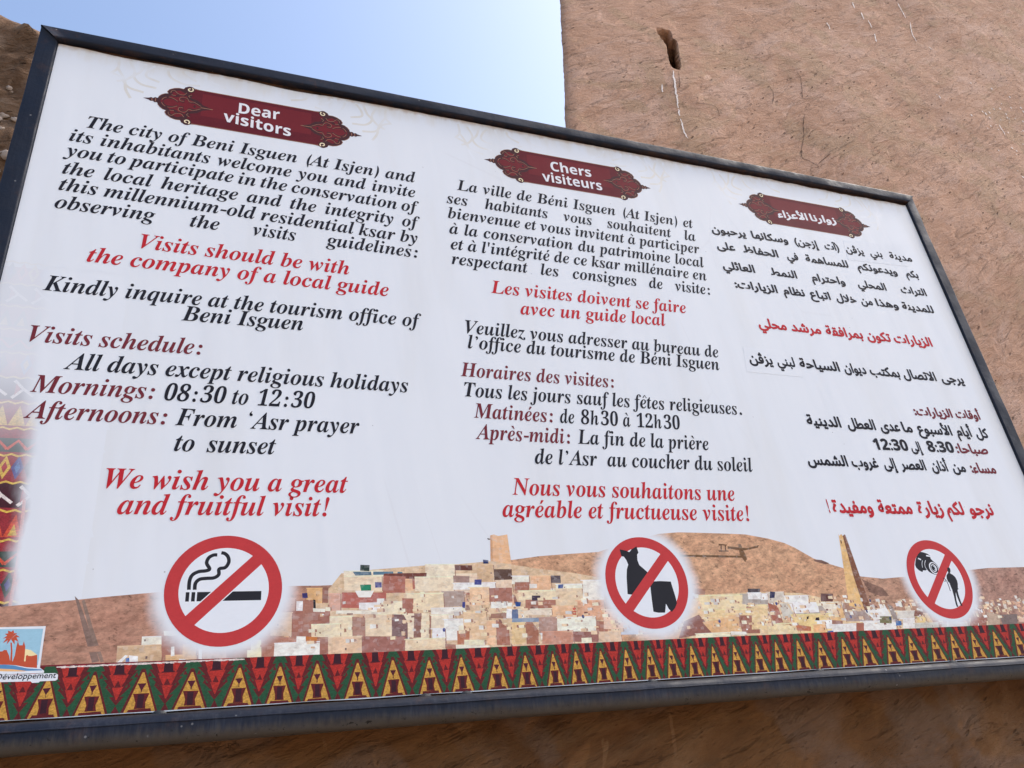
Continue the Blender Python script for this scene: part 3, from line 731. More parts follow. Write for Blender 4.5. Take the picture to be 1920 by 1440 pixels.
[[120,120,92],0.1,[[2.2087,0.1291],[2.248,0.128],[2.2398,0.1085],[2.2008,0.1097]]],
[[58,110,180],0.1,[[2.259,0.1151],[2.2776,0.1145],[2.272,0.1014],[2.2534,0.102]]],
[[196,196,194],0.1,[[2.3223,0.1077],[2.4086,0.1051],[2.401,0.0889],[2.3152,0.0918]]],
[[236,216,180],0.1,[[1.838,0.1193],[1.9034,0.1156],[1.9325,0.0893],[1.8294,0.0913]]],
[[228,182,140],0.1,[[1.9797,0.1149],[2.0183,0.1137],[2.0109,0.0933],[1.9726,0.0947]]],
[[174,96,70],0.1,[[1.9221,0.115],[1.9688,0.1084],[1.9651,0.0976],[1.9232,0.0991]]],
[[62,96,170],0.1,[[2.0205,0.0957],[2.0377,0.0952],[2.035,0.0877],[2.0178,0.0883]]],
[[50,30,40],0.1,[[1.9921,0.1317],[2.005,0.1313],[2.0023,0.1238],[1.9894,0.1242]]],
[[50,30,40],0.1,[[1.964,0.1342],[1.9713,0.134],[1.9689,0.1272],[1.9617,0.1274]]],
[[206,204,202],0.1,[[2.4183,0.1048],[2.5171,0.1017],[2.5094,0.0864],[2.4111,0.0897]]],
[[146,92,86],0.1,[[2.5346,0.1161],[2.5957,0.1144],[2.5821,0.0885],[2.5215,0.0905]]],
[[180,160,148],0.3,[[2.6035,0.1294],[2.6515,0.1204],[2.635,0.0898],[2.5888,0.0913]]],
[[124,112,114],0.3,[[2.6515,0.1204],[2.7212,0.1204],[2.7044,0.0903],[2.6458,0.0902]]],
[[214,184,170],0.1,[[2.7212,0.1108],[2.748,0.11],[2.7404,0.0968],[2.7138,0.0976]]],
[[240,238,236],0.1,[[2.5233,0.109],[2.5268,0.1089],[2.5161,0.0877],[2.5126,0.0878]]],
[[240,238,236],0.1,[[2.5548,0.1006],[2.5584,0.1005],[2.5518,0.0876],[2.5482,0.0877]]],
[[240,238,236],0.1,[[2.4438,0.1114],[2.4472,0.1113],[2.4385,0.0932],[2.4351,0.0933]]],
[[222,186,134],0.15,[[2.1531,0.3603],[2.1546,0.354],[2.1626,0.3603],[2.166,0.3541],[2.1599,0.2396],[2.1621,0.1461],[2.1395,0.1538],[2.1141,0.1587],[2.1304,0.2399]]],
[[124,84,68],0.15,[[2.166,0.3541],[2.1735,0.3588],[2.1767,0.3573],[2.1822,0.2393],[2.1858,0.1455],[2.1621,0.1461],[2.1599,0.2396]]],
[[60,45,40],0,[[2.1528,0.3415],[2.1565,0.3416],[2.1549,0.3322],[2.1512,0.3322]]]]
APEX = [0.2258,0.3019,0.3849,0.4722,0.5595,0.6368,0.7103,0.7916,0.8666,0.9452,1.0166,1.0963,1.1657,1.233,1.2901,1.3538,1.419,1.4801,1.5382,1.5974,1.658,1.7198,1.7862,1.8459,1.9136,1.9811,2.0588,2.1278,2.2112,2.2856,2.3675,2.4377,2.5155,2.5994,2.6832]
SHAPES = {"smoke_a":[[0.4526,0.2308],[0.4526,0.2494],[0.4572,0.2614],[0.4685,0.268],[0.4812,0.2695],[0.4892,0.2734],[0.4826,0.2858],[0.486,0.2971],[0.4945,0.3027],[0.5023,0.3033]],"smoke_b":[[0.4637,0.2306],[0.4642,0.2437],[0.4713,0.2519],[0.4849,0.2539],[0.4988,0.2548],[0.5077,0.2614],[0.5079,0.2732],[0.5198,0.2765],[0.5259,0.2878],[0.5236,0.2992],[0.5169,0.3061],[0.5099,0.3079]],"dress":[[1.4492,0.3153],[1.4662,0.3119],[1.4756,0.3081],[1.4831,0.3153],[1.4987,0.3229],[1.5011,0.3067],[1.4963,0.3015],[1.4943,0.2878],[1.497,0.2749],[1.5072,0.2656],[1.5166,0.2564],[1.5109,0.2437],[1.4808,0.2061],[1.4614,0.2015],[1.45,0.203],[1.4554,0.2444],[1.46,0.2644],[1.466,0.2761],[1.4627,0.288],[1.4576,0.2965],[1.4511,0.2975]],"shorts":[[1.518,0.2326],[1.5467,0.2338],[1.5777,0.2321],[1.5802,0.2126],[1.5829,0.1909],[1.5832,0.1777],[1.5753,0.1664],[1.5637,0.1569],[1.557,0.1642],[1.5517,0.1774],[1.5446,0.1558],[1.526,0.156],[1.5125,0.1589],[1.5141,0.1874]],"camera":[[2.4331,0.3079],[2.4432,0.3062],[2.456,0.3024],[2.4643,0.2967],[2.4633,0.2867],[2.4687,0.2801],[2.4753,0.2735],[2.4777,0.2605],[2.4741,0.2503],[2.4651,0.2415],[2.4562,0.2403],[2.4459,0.2441],[2.4385,0.2488],[2.4348,0.2553],[2.4283,0.2525],[2.4185,0.253],[2.4136,0.2475],[2.4026,0.2537],[2.396,0.2611],[2.3959,0.2694],[2.4032,0.2823],[2.4122,0.2935],[2.4216,0.301]],"lens":[2.4626,0.2593],"head":[[2.5144,0.2596],[2.5214,0.261],[2.5245,0.2573],[2.5224,0.2498],[2.5176,0.2439],[2.5117,0.244],[2.5107,0.2499]],"person":[[2.5126,0.2458],[2.5192,0.2428],[2.5268,0.2382],[2.5324,0.2311],[2.5342,0.2218],[2.5326,0.2126],[2.5264,0.1998],[2.5288,0.1969],[2.5239,0.1959],[2.5217,0.1923],[2.5196,0.1763],[2.519,0.1619],[2.5194,0.1484],[2.5134,0.1491],[2.5121,0.162],[2.5116,0.1783],[2.5131,0.1882],[2.5102,0.1837],[2.5047,0.1676],[2.5024,0.1551],[2.5028,0.147],[2.4962,0.1459],[2.4964,0.157],[2.5,0.1767],[2.5024,0.1966],[2.5015,0.2057],[2.5016,0.2149],[2.4977,0.2195],[2.4969,0.2278],[2.5001,0.237],[2.5062,0.2416]],"loop":[[2.485,0.2289],[2.4834,0.2188],[2.4889,0.2202],[2.4898,0.2246]],"marks":[[[2.4501,0.296],[2.4565,0.2956],[2.4633,0.2941]],[[2.4154,0.2882],[2.4202,0.2864],[2.425,0.2841]],[[2.4411,0.2825],[2.434,0.2729],[2.4315,0.2632],[2.4341,0.2547]],[[2.4294,0.2822],[2.4231,0.272],[2.4202,0.2609]]],"sling":[[2.4849,0.2307],[2.4894,0.2265],[2.4931,0.2214],[2.4944,0.2132],[2.4945,0.2018],[2.4937,0.1917]],"logo_bg":[[0.1065,0.1668],[0.207,0.1665],[0.2078,0.1264],[0.2089,0.0911],[0.2168,0.0851],[0.2165,0.0814],[0.1217,0.0825]],"logo_sky":[[0.107,0.1639],[0.2033,0.1617],[0.2042,0.1218],[0.2047,0.0961],[0.119,0.0973]],"logo_dune":[[0.1726,0.1193],[0.1802,0.1257],[0.1892,0.1234],[0.201,0.1143],[0.2028,0.1028],[0.1751,0.104]],"logo_castle":[[0.1156,0.1161],[0.127,0.1227],[0.1438,0.1231],[0.1456,0.1254],[0.1498,0.1252],[0.1559,0.1143],[0.1584,0.106],[0.1629,0.1046],[0.1645,0.114],[0.1646,0.133],[0.1655,0.1401],[0.1689,0.1328],[0.1743,0.1326],[0.1752,0.1403],[0.1791,0.13],[0.1807,0.1132],[0.1811,0.1038],[0.1837,0.1036],[0.1828,0.1132],[0.1847,0.115],[0.1872,0.113],[0.1926,0.1127],[0.2009,0.1147],[0.2042,0.0909],[0.1872,0.0929],[0.1694,0.0973],[0.1522,0.0993],[0.1184,0.1008]],"logo_water":[[0.1185,0.1001],[0.1522,0.0993],[0.1696,0.0961],[0.1874,0.0912],[0.2115,0.0882],[0.214,0.0862],[0.1882,0.0865],[0.1663,0.0904],[0.1194,0.095]],"logo_sand":[[0.1194,0.095],[0.1663,0.0904],[0.1882,0.0865],[0.1841,0.0858],[0.1584,0.0871],[0.1204,0.0899]],"logo_trunk":[[0.1536,0.1382],[0.1562,0.1381],[0.1595,0.1237],[0.1622,0.1046],[0.1588,0.1048],[0.1569,0.1238]],"palm":[0.1535,0.1466],"palm_tips":[[0.1418,0.1375],[0.1404,0.1459],[0.1417,0.1543],[0.1461,0.1602],[0.1545,0.1611],[0.1621,0.1548],[0.1676,0.1473],[0.1668,0.1389],[0.1611,0.1343],[0.1482,0.1348]],"logo_cap":[[0.1216,0.0829],[0.1849,0.0806],[0.2105,0.0807],[0.2355,0.0804],[0.2405,0.0773],[0.2408,0.0691],[0.2375,0.0669],[0.2127,0.0671],[0.2109,0.0649],[0.2002,0.065],[0.1976,0.0679],[0.124,0.0696]],"logo_text":[[0.1487,0.0705],[0.2376,0.0704],[0.2367,0.0763]],"patch":[[2.0042,0.9646],[2.2042,0.9707],[2.2031,0.8742],[1.9922,0.8752]],"patch_b":[[2.5924,1.487],[2.8851,1.5152],[2.8719,1.4068],[2.582,1.3947]]}
TOWER = {"edge":[[2.3421,4.2934],[2.1175,2.9238]],"hole":[[3.093,4.2133],[3.0812,4.0707],[3.025,3.8038]],"scoop":[[2.9933,4.1156],[3.0748,4.2064]],"drips":[[[2.9886,3.7308],[2.9648,3.6201],[2.949,3.5252],[2.9368,3.4437],[2.9249,3.3639]],[[2.9242,3.3486],[2.9092,3.2845]],[[2.9118,3.2556],[2.9019,3.1847],[2.8937,3.1202],[2.9004,3.07]],[[2.8623,3.5504],[2.842,3.4765]],[[4.7878,5.0123],[4.7856,4.9602],[4.7748,4.9123]],[[5.8752,5.7269],[5.8647,5.6137],[5.8511,5.485]],[[5.305,5.2301],[5.2956,5.1193]],[[5.2772,5.037],[5.2321,4.902]],[[5.8884,5.0817],[5.9009,5.0406]],[[6.0823,4.1159],[6.076,4.0624],[6.0582,3.9745]],[[5.5249,4.2795],[5.5174,4.2378]],[[5.8816,5.4403],[5.8033,5.2511],[5.7781,5.1178]],[[5.2769,5.5032],[5.2417,5.3926]],[[5.2888,5.3485],[5.2585,5.2273]]],"cracks":[[[4.1139,4.1278],[4.1129,4.0359],[4.0493,3.8497],[4.0374,3.7998],[4.1221,3.8198]],[[3.9696,3.6161],[3.921,3.5202],[3.868,3.3727],[3.7751,3.1699],[3.8204,3.1316],[3.8705,3.1043],[3.8604,3.0529]],[[3.0623,3.4352],[3.1448,3.4545],[3.2211,3.4512],[3.2236,3.3644]],[[3.7894,3.8726],[3.7837,3.7676],[3.7326,3.6568]],[[3.0297,3.7389],[2.9949,3.5924],[2.9748,3.549]],[[3.8752,3.1153],[3.963,3.1919],[4.0188,3.2415]]]}
# ------------------------------------------------------------------ materials
M_sheet = mat_sheet()
M_town = mat_print('printed_town_photo', 95, halo=True)
M_carpet = mat_print('printed_carpet', 160, weave=True)
M_carpet_side = mat_print('printed_carpet_faded', 120, weave=True, left_fade=True)
M_print = mat_print('printed_artwork', 140)
M_black = mat_ink('black_ink', ink((34, 35, 46)))
M_red = mat_ink('red_ink', ink((176, 40, 52)))
M_maroon = mat_ink('maroon_ink', ink((108, 44, 56)))
M_whiteink = mat_ink('white_ink', (0.78, 0.78, 0.8), 0.05)
M_patch = mat_ink('pasted_white_strip', VINYL, 0.05)
INKS = {'K': M_black, 'R': M_red, 'M': M_maroon, 'W': M_whiteink}
M_side = mat_paint_steel('painted_steel_dark', 0.18, None, 0.15)
M_top = mat_paint_steel('painted_steel_top', 0.06, None, 0.25, 1.739)
M_bottom = mat_paint_steel('painted_steel_dusty', 0.42, -0.056, 0.2)
M_rust = mat_rust()

# ------------------------------------------------------------------ ground
ground_z = -1.83
t = NT('sand')
gn = t.noise(t.co(), 1.3, 6)
M_sand = t.done(t.mix(gn, (0.30, 0.22, 0.15), (0.42, 0.33, 0.24)), 0.95, 0.1, t.bump(t.noise(t.co(), 25, 5), 0.5, 0.02))
g = obj('ground', [(-400, -400, ground_z), (400, -400, ground_z), (400, 400, ground_z), (-400, 400, ground_z)], [(0, 1, 2, 3)], M_sand)
tag(g, kind='structure')

def fbm(p, s, o=4):
    return noise.fractal(Vector(p) * s, 0.8, 2.1, o)

# ------------------------------------------------------------------ clay tower
M_tower = mat_clay('tower_clay_plaster', (0.492, 0.302, 0.208), (0.435, 0.254, 0.166), (0.540, 0.358, 0.272), (0.420, 0.278, 0.178))
M_crack = mat_plain('crack', (0.075, 0.045, 0.03))
M_drip = mat_plain('white_splash', (0.80, 0.72, 0.66), 0.25, 60)
B_T = 0.10
def tower_y(z): return 1.0 + B_T * (z - 2.9)
(ex0, ez0), (ex1, ez1) = TOWER['edge']
ESL = (ex0 - ex1) / (ez0 - ez1)
def tower_x(z): return ex1 + ESL * (z - ez1)
hole = [Vector(p) for p in TOWER['hole']]
scoop = [Vector(p) for p in TOWER['scoop']]
def segd(p, a, b):
    ab = b - a
    t = max(0, min(1, (p - a).dot(ab) / ab.dot(ab)))
    return (p - a - ab * t).length
def smooth(a, b, x):
    t = max(0.0, min(1.0, (x - a) / (b - a)))
    return t * t * (3 - 2 * t)
def tower_disp(x, z):
    """outward relief of the front face (towards -Y)"""
    p = (x, 0.0, z)
    d = 0.030 * fbm(p, 0.7, 2) + 0.011 * fbm((x * .75 + z * .66, 3.0, (z * .75 - x * .66) * 1.7), 1.8, 3) + 0.0022 * fbm((x * .75 + z * .66, 7.0, (z * .75 - x * .66) * 2.2), 7.0, 3)
    q = Vector((x, z))
    w = 0.008 * noise.noise(Vector((x * 40, 0, z * 40)))
    D = pocket(x, z)
    return d - D
def pocket(x, z):
    """depth of the slot: sharp on its right lip, a worn slope on the left"""
    if not (hole[2].y - .12 < z < hole[0].y + .12 and hole[0].x - .3 < x < hole[2].x + .2): return 0.0
    q = Vector((x, z))
    w = 0.006 * noise.noise(Vector((x * 40, 0, z * 40))) + 0.003 * noise.noise(Vector((x * 110, 5, z * 110)))
    u = max(0.0, min(1.0, (z - hole[2].y) / (hole[0].y - hole[2].y)))
    lip = hole[2].x + (hole[0].x - hole[2].x) * u + 0.034 + w
    s = lip - x
    vert = smooth(hole[2].y - 0.045, hole[2].y + 0.02, z) * (1 - smooth(hole[0].y - 0.005, hole[0].y + 0.035, z + w))
    D = 0.0
    if s > 0:
        wid = 0.070 + 0.055 * smooth(0.50, 0.95, u)
        D = 0.12 * smooth(0, 0.010, s) * (1 - smooth(0.0, wid, s)) ** 0.7 * vert
    a, c = hole[2] + Vector((0.012, 0.012)), hole[0] + Vector((0.022, -0.09))
    d2 = segd(q, a, c) + w * .6
    rad = 0.031 - 0.013 * u
    D += 0.55 * (1 - smooth(rad - 0.006, rad + 0.006, d2))
    return D
zs = np.unique(np.concatenate([np.linspace(-1.83, 1.0, 30), np.linspace(1.0, 6.9, 210), np.linspace(6.9, 9.0, 20), np.linspace(hole[2][1] - 0.12, hole[0][1] + 0.12, 110)]))
ss = np.unique(np.concatenate([np.linspace(0.10, 6.2, 210), np.linspace(6.2, 8.5, 20), np.linspace(hole[0][0] - tower_x(hole[0][1]) - 0.16, hole[0][0] - tower_x(hole[0][1]) + 0.16, 110)]))
side = [(0.9 * q, q) for q in (5.0, 3.0, 1.5, 0.8, 0.45, 0.25, 0.15, 0.09)] + [(0.040, 0.060), (0.015, 0.040), (0.004, 0.025), (0.010, 0.012), (0.035, 0.004), (0.07, 0.0)]
cols = [(dx, dy, 0) for dx, dy in side] + [(float(s), 0.0, 1) for s in ss]
verts = []
for z in zs:
    z = float(z)
    y0, x0 = tower_y(z), tower_x(z)
    jag = 0.010 * fbm((0, 11, z), 3.0, 4) + 0.004 * noise.noise(Vector((5, 1, z * 30)))
    for dx, dy, fr in cols:
        x = x0 + dx + (jag if dx < 0.1 or not fr else jag * max(0, 1 - (dx - .1) / .3))
        d = tower_disp(x, z) if fr else tower_disp(x0 + .05, z) * .8
        pk = pocket(x, z) if fr else 0.0
        verts.append((x + 0.75 * max(0.0, pk - 0.05), y0 + dy - d, z))
nc, nz_ = len(cols), len(zs)
faces, fidx = [], []
for j in range(nz_ - 1):
    for i in range(nc - 1):
        a = j * nc + i
        faces.append((a, a + 1, a + nc + 1, a + nc)); fidx.append(0)
# closed back, right side and roof
b = len(verts)
zb, zt = float(zs[0]), float(zs[-1])
xr0, xr1 = verts[nc - 1][0], verts[-1][0]
verts += [(verts[0][0], 7.0, zb), (xr0, 7.0, zb), (xr1, 7.0, zt), (verts[(nz_ - 1) * nc][0], 7.0, zt)]
faces.append((b, b + 3, b + 2, b + 1)); fidx.append(0)
faces.append(tuple([j * nc + nc - 1 for j in range(nz_)][::1]) [::-1] + (b + 1, b + 2)[::1]); fidx.append(0)
faces.append(tuple((nz_ - 1) * nc + i for i in range(nc)) + (b + 2, b + 3)); fidx.append(0)
faces.append(tuple(j * nc for j in range(nz_)) + (b + 3, b)); fidx.append(0)
def on_tower(p, lift): return (p[0], tower_y(p[1]) - tower_disp(p[0], p[1]) - lift, p[1])
def lay(path, w, mi, lift):
    P = [Vector(p) for p in path]
    pts = [Vector(p) for p in catmull(P, 7)]
    pts = [p + Vector((noise.noise(Vector((p.x * 60, p.y * 60, 1))), noise.noise(Vector((p.x * 60, p.y * 60, 9))))) * w * 0.6 for p in pts]
    tp = lambda u: (0.55 + 0.6 * abs(noise.noise(Vector((u * 9 + path[0][0] * 31, 0, mi))))) * (0.35 + 0.65 * min(1, 6 * u, 6 * (1 - u)) )
    for q in ribbon(pts, w, tp):
        k = len(verts)
        verts.extend(on_tower(c, lift) for c in q)
        faces.append((k, k + 1, k + 2, k + 3)); fidx.append(mi)
for i, d in enumerate(TOWER['drips']): lay(d, 0.019 if i == 0 else 0.014, 2, 0.004)
for d in TOWER['cracks']: lay(d, 0.0055, 1, 0.003)
rng = random.Random(3)
for _ in range(60):          # crumbs of lime spatter round the worn patch high on the wall
    cx, cz = TOWER['drips'][9][0]
    x, z = cx + rng.gauss(0.2, 0.32), cz + rng.gauss(-0.05, 0.3)
    r = rng.uniform(0.004, 0.013)
    k = len(verts)
    verts.extend(on_tower((x + r * math.cos(a) * rng.uniform(.5, 1.2), z + r * 1.3 * math.sin(a) * rng.uniform(.5, 1.2)), 0.004) for a in [u * math.pi / 3 for u in range(6)])
    faces.append(tuple(range(k, k + 6))); fidx.append(2)
tower = obj('clay_tower', verts, faces, None, None, True, [M_tower, M_crack, M_drip], fidx)
tag(tower, 'tall pinkish brown clay plastered tower with a narrow slot and white drips, behind the sign', 'tower')

# ------------------------------------------------------------------ rough wall behind the sign's left end
M_rubble = mat_clay('rubble_clay', (0.185, 0.112, 0.070), (0.115, 0.068, 0.040), (0.235, 0.150, 0.098), (0.26, 0.18, 0.125), 0.1, 0, 1.6)
M_coping = mat_clay('coping_plaster', (0.30, 0.19, 0.13), (0.27, 0.17, 0.11), (0.33, 0.22, 0.15), (0.27, 0.17, 0.11))
def rough_wall(x0, x1, topf, yf, depth, z0, nx, nz, amp, sc, name, mats, cope, parent=None):
    vs, fs, ix = [], [], []
    X = np.linspace(x0, x1, nx)
    for j in range(nz + 9):
        for x in X:
            x = float(x)
            zt = topf(x) + 0.02 * fbm((x, 0, 4), 4.0, 3)
            if j <= nz:
                z = z0 + (zt - cope - z0) * j / nz
                y = yf - amp * fbm((x, 1.0, z), sc, 5) - amp * .5 * abs(fbm((x, 5.0, z), sc * 2.7, 3))
            else:
                k = j - nz
                u = k / 8
                ang = u * math.pi / 2
                z = zt - cope + cope * math.sin(ang)
                y = yf - 0.02 - amp * .3 * fbm((x, 1.0, z), sc * .6, 4) + depth * (u ** 3)
            vs.append((x, y, z))
    R = nz + 9
    for j in range(R - 1):
        for i in range(nx - 1):
            a = j * nx + i
            fs.append((a, a + 1, a + nx + 1, a + nx)); ix.append(0 if j < nz or len(mats) < 2 else 1)
    k = len(vs)
    vs += [(x0, yf + depth, z0), (x1, yf + depth, z0)]
    tl, tr = (R - 1) * nx, R * nx - 1
    fs.append((k, tl, tr, k + 1)); ix.append(0)
    fs.append(tuple(j * nx for j in range(R)) + (k,)); ix.append(0)
    fs.append(tuple(j * nx + nx - 1 for j in range(R))[::-1] + (k + 1,)); ix.append(0)
    return obj(name, vs, fs, None, parent, True, mats, ix)
w = rough_wall(-3.0, 0.7, lambda x: 3.585 - 0.34 * (x + 0.62) - 0.5 * max(0, x + .35) ** 1.5, 1.5, 0.5, ground_z, 180, 200, 0.055, 5.0, 'earth_wall', [M_rubble, M_coping], 0.10)
tag(w, 'rough dark brown earth wall with pale rounded top, at the upper left corner', 'wall', None, 'thing')

M_lime = mat_plain('lime_lump', (0.40, 0.32, 0.26), 0.35, 20)
rng = random.Random(21)
vs, fs = [], []
for _ in range(50):
    cx, cz = rng.uniform(-1.1, -0.45), min(3.2, rng.gauss(2.85, 0.16))
    if cz > 3.15: continue
    r = rng.uniform(0.006, 0.028) * (1.4 if cz < 2.8 else 1)
    k = len(vs)
    cy = 1.5 - 0.055 * fbm((cx, 1.0, cz), 5.0, 5) - 0.0275 * abs(fbm((cx, 5.0, cz), 13.5, 3)) - 0.002
    for j in range(1, 4):
        for i in range(7):
            a, t_ = i * 2 * math.pi / 7, j * math.pi / 8
            rr = r * rng.uniform(.7, 1.2)
            vs.append((cx + rr * math.sin(t_) * math.cos(a), cy - rr * .6 * math.cos(t_), cz + rr * .8 * math.sin(t_) * math.sin(a)))
    vs.append((cx, cy - r * .6, cz))
    for j in range(2):
        for i in range(7): fs.append((k + j * 7 + i, k + j * 7 + (i + 1) % 7, k + (j + 1) * 7 + (i + 1) % 7, k + (j + 1) * 7 + i))
    for i in range(7): fs.append((k + 21, k + (i + 1) % 7, k + i))
lw = obj('lime_lumps', vs, fs, M_lime, w, True)
lw['kind'] = 'stuff'

# ------------------------------------------------------------------ low wall the sign stands against
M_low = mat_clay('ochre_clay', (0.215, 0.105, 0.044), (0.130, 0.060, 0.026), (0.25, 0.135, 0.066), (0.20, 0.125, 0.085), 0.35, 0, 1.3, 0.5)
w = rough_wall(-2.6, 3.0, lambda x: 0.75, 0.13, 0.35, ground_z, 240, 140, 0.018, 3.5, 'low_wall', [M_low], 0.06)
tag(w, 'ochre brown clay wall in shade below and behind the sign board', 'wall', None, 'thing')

# ------------------------------------------------------------------ sign board
sign = bpy.data.objects.new('information_sign', None)
COL.objects.link(sign)
sign.location = (1.5, 0.0, -0.062)
tag(sign, 'large white visitor information board in a dark steel frame, printed in three languages', 'sign')
W, H = 3.0, 1.731

def tube(name, p0, p1, prof, mat, mitre0=(0, 0), mitre1=(0, 0), seg=60, wob=0.0):
    """extrude a closed profile [(across, depth)] from p0 to p1 in the board's plane; mitre = shift along the axis per unit across"""
    p0, p1 = Vector(p0), Vector(p1)
    ax = (p1 - p0); Lg = ax.length; ax.normalize()
    nr = Vector((-ax.y, ax.x))
    vs, fs = [], []
    n = len(prof)
    for s in range(seg + 1):
        u = s / seg
        for k, (a, d) in enumerate(prof):
            sh0, sh1 = mitre0[0] * a, mitre1[0] * a
            q = p0 + ax * (sh0 + (Lg + sh1 - sh0) * u)
            ww = wob * noise.noise(Vector((q.x * 3, q.y * 3, 2))) 
            dn = 0.0012 * noise.noise(Vector((q.x * 14, q.y * 14, k * .3)))
            q = q + nr * (a + ww + dn)
            vs.append((q.x, d + dn, q.y))
    for s in range(seg):
        for k in range(n):
            a, b2 = s * n + k, s * n + (k + 1) % n
            fs.append((a, b2, b2 + n, a + n))
    fs.append(tuple(range(n))); fs.append(tuple(range(seg * n, seg * n + n))[::-1])
    o = obj(name, vs, fs, mat, sign, True)
    return o
def rrect(a0, a1, d0, d1, r, n=5):
    out = []
    for (cx, cy, s) in ((a1 - r, d1 - r, 0), (a0 + r, d1 - r, 1), (a0 + r, d0 + r, 2), (a1 - r, d0 + r, 3)):
        for k in range(n + 1):
            an = (s + k / n) * math.pi / 2
            out.append((cx + r * math.cos(an), cy + r * math.sin(an)))
    return out
FW = 0.049
tp = rrect(-0.040, 0.0, -0.016, 0.030, 0.007)
tube('frame_tube', (-FW, 1.779), (W + FW, 1.779), tp, M_top, (-1, 0), (1, 0), 90, 0.0012)
sp = rrect(0.0, FW - 0.001, -0.008, 0.036, 0.005)
# left runs downwards so that its inner side faces the board
tube('frame_tube', (-FW, 1.779), (-FW, -0.062), sp, M_side, (1, 0), (0, 0), 60, 0.0006)
tube('frame_tube', (W + FW, -0.062), (W + FW, 1.779), sp, M_side, (0, 0), (-1, 0), 60, 0.0006)
bp = rrect(-0.054, 0.0, -0.032, 0.022, 0.021, 7)
bt = tube('frame_tube', (0.0, -0.003), (W, -0.003), bp, M_bottom, (0, 0), (0, 0), 90, 0.0006)
seam = [(0.0016 * math.cos(a), -0.0322 + 0.0016 * math.sin(a)) for a in [i * math.pi / 3 for i in range(6)]]
tube('weld_seam', (0.0, -0.0205), (W, -0.0205), seam, M_bottom, (0, 0), (0, 0), 90, 0.0006)
bt['label'] = 'round dusty bottom tube of the frame'
# rusty backing plate
obj('backing_plate', [(-0.01, 0.004, -0.006), (W + .01, 0.004, -0.006), (W + .01, 0.004, H + 0.02), (-0.01, 0.004, H + 0.02),
    (-0.01, 0.009, -0.006), (W + .01, 0.009, -0.006), (W + .01, 0.009, H + 0.02), (-0.01, 0.009, H + 0.02)],
    [(0, 1, 2, 3), (5, 4, 7, 6), (4, 5, 1, 0), (3, 2, 6, 7), (4, 0, 3, 7), (1, 5, 6, 2)], M_rust, sign)
# brackets into the wall behind
for bx in (0.22, 1.36, 2.60):
    for bz in (0.10, 0.55):
        r_ = 0.02
        vs = [(bx + sx * r_, yy, bz + sz * r_) for yy in (0.009, 0.3) for sx, sz in ((-1, -1), (1, -1), (1, 1), (-1, 1))]
        obj('bracket', vs, [(0, 1, 2, 3), (7, 6, 5, 4), (0, 4, 5, 1), (1, 5, 6, 2), (2, 6, 7, 3), (3, 7, 4, 0)], M_side, sign)
# lugs on the bottom tube that hold the sheet
for k, bx in enumerate((0.42, 0.93, 1.02, 1.47, 1.95, 2.4)):
    vs, fs = [], []
    for yy in (-0.012, -0.004):
        vs += [(bx + 0.014 * math.cos(a), yy, -0.005 + 0.008 * math.sin(a)) for a in [i * math.pi / 6 for i in range(12)]]
    fs = [tuple(range(12))] + [(i, 12 + i, 12 + (i + 1) % 12, (i + 1) % 12) for i in range(12)]
    obj('rivet', vs, fs, M_bottom, sign, True)

# the sheet: straight sides, ragged top edge
n = 240
top = []
for i in range(n + 1):
    u = i / n * W
    z = H - 0.0005 + 0.0045 * noise.noise(Vector((u * 2.2, 4, 0))) + 0.0035 * noise.noise(Vector((u * 9, 1, 0))) + 0.0016 * noise.noise(Vector((u * 45, 1, 0)))
    if u < 0.5: z += 0.001 - 0.006 * math.sin(min(1, u / .5) * math.pi)
    if u > 2.2: z += 0.004 * noise.noise(Vector((u * 16, 3, 0))) - 0.003 * abs(noise.noise(Vector((u * 60, 8, 0))))
    z -= 0.007 * math.exp(-((u - .62) / .10) ** 2) + 0.004 * math.exp(-((u - 2.62) / .16) ** 2)
    top.append((u, z))
botl = [(i / n * W, 0.002 + 0.0014 * noise.noise(Vector((i / n * W * 8, 2, 7)))) for i in range(n + 1)]
lft = []
vs = [(x, 0.0, z) for x, z in botl] + [(x, 0.0, z) for x, z in top]
fs = [(i, i + 1, n + 2 + i, n + 1 + i) for i in range(n)]
k = len(vs)
vs += [(x, 0.003, z) for x, _, z in vs]
fs += [(k + i, k + n + 1 + i, k + n + 2 + i, k + i + 1) for i in range(n)]
fs += [(i, k + i, k + i + 1, i + 1) for i in range(n)] + [(n + 1 + i, n + 2 + i, k + n + 2 + i, k + n + 1 + i) for i in range(n)]
fs += [(0, n + 1, k + n + 1, k), (n, k + n, k + 2 * n + 1, 2 * n + 1)]
sheet = obj('printed_sheet', vs, fs, M_sheet, sign)
Y1, Y2, Y3, Y4 = -0.00020, -0.00030, -0.00040, -0.00052

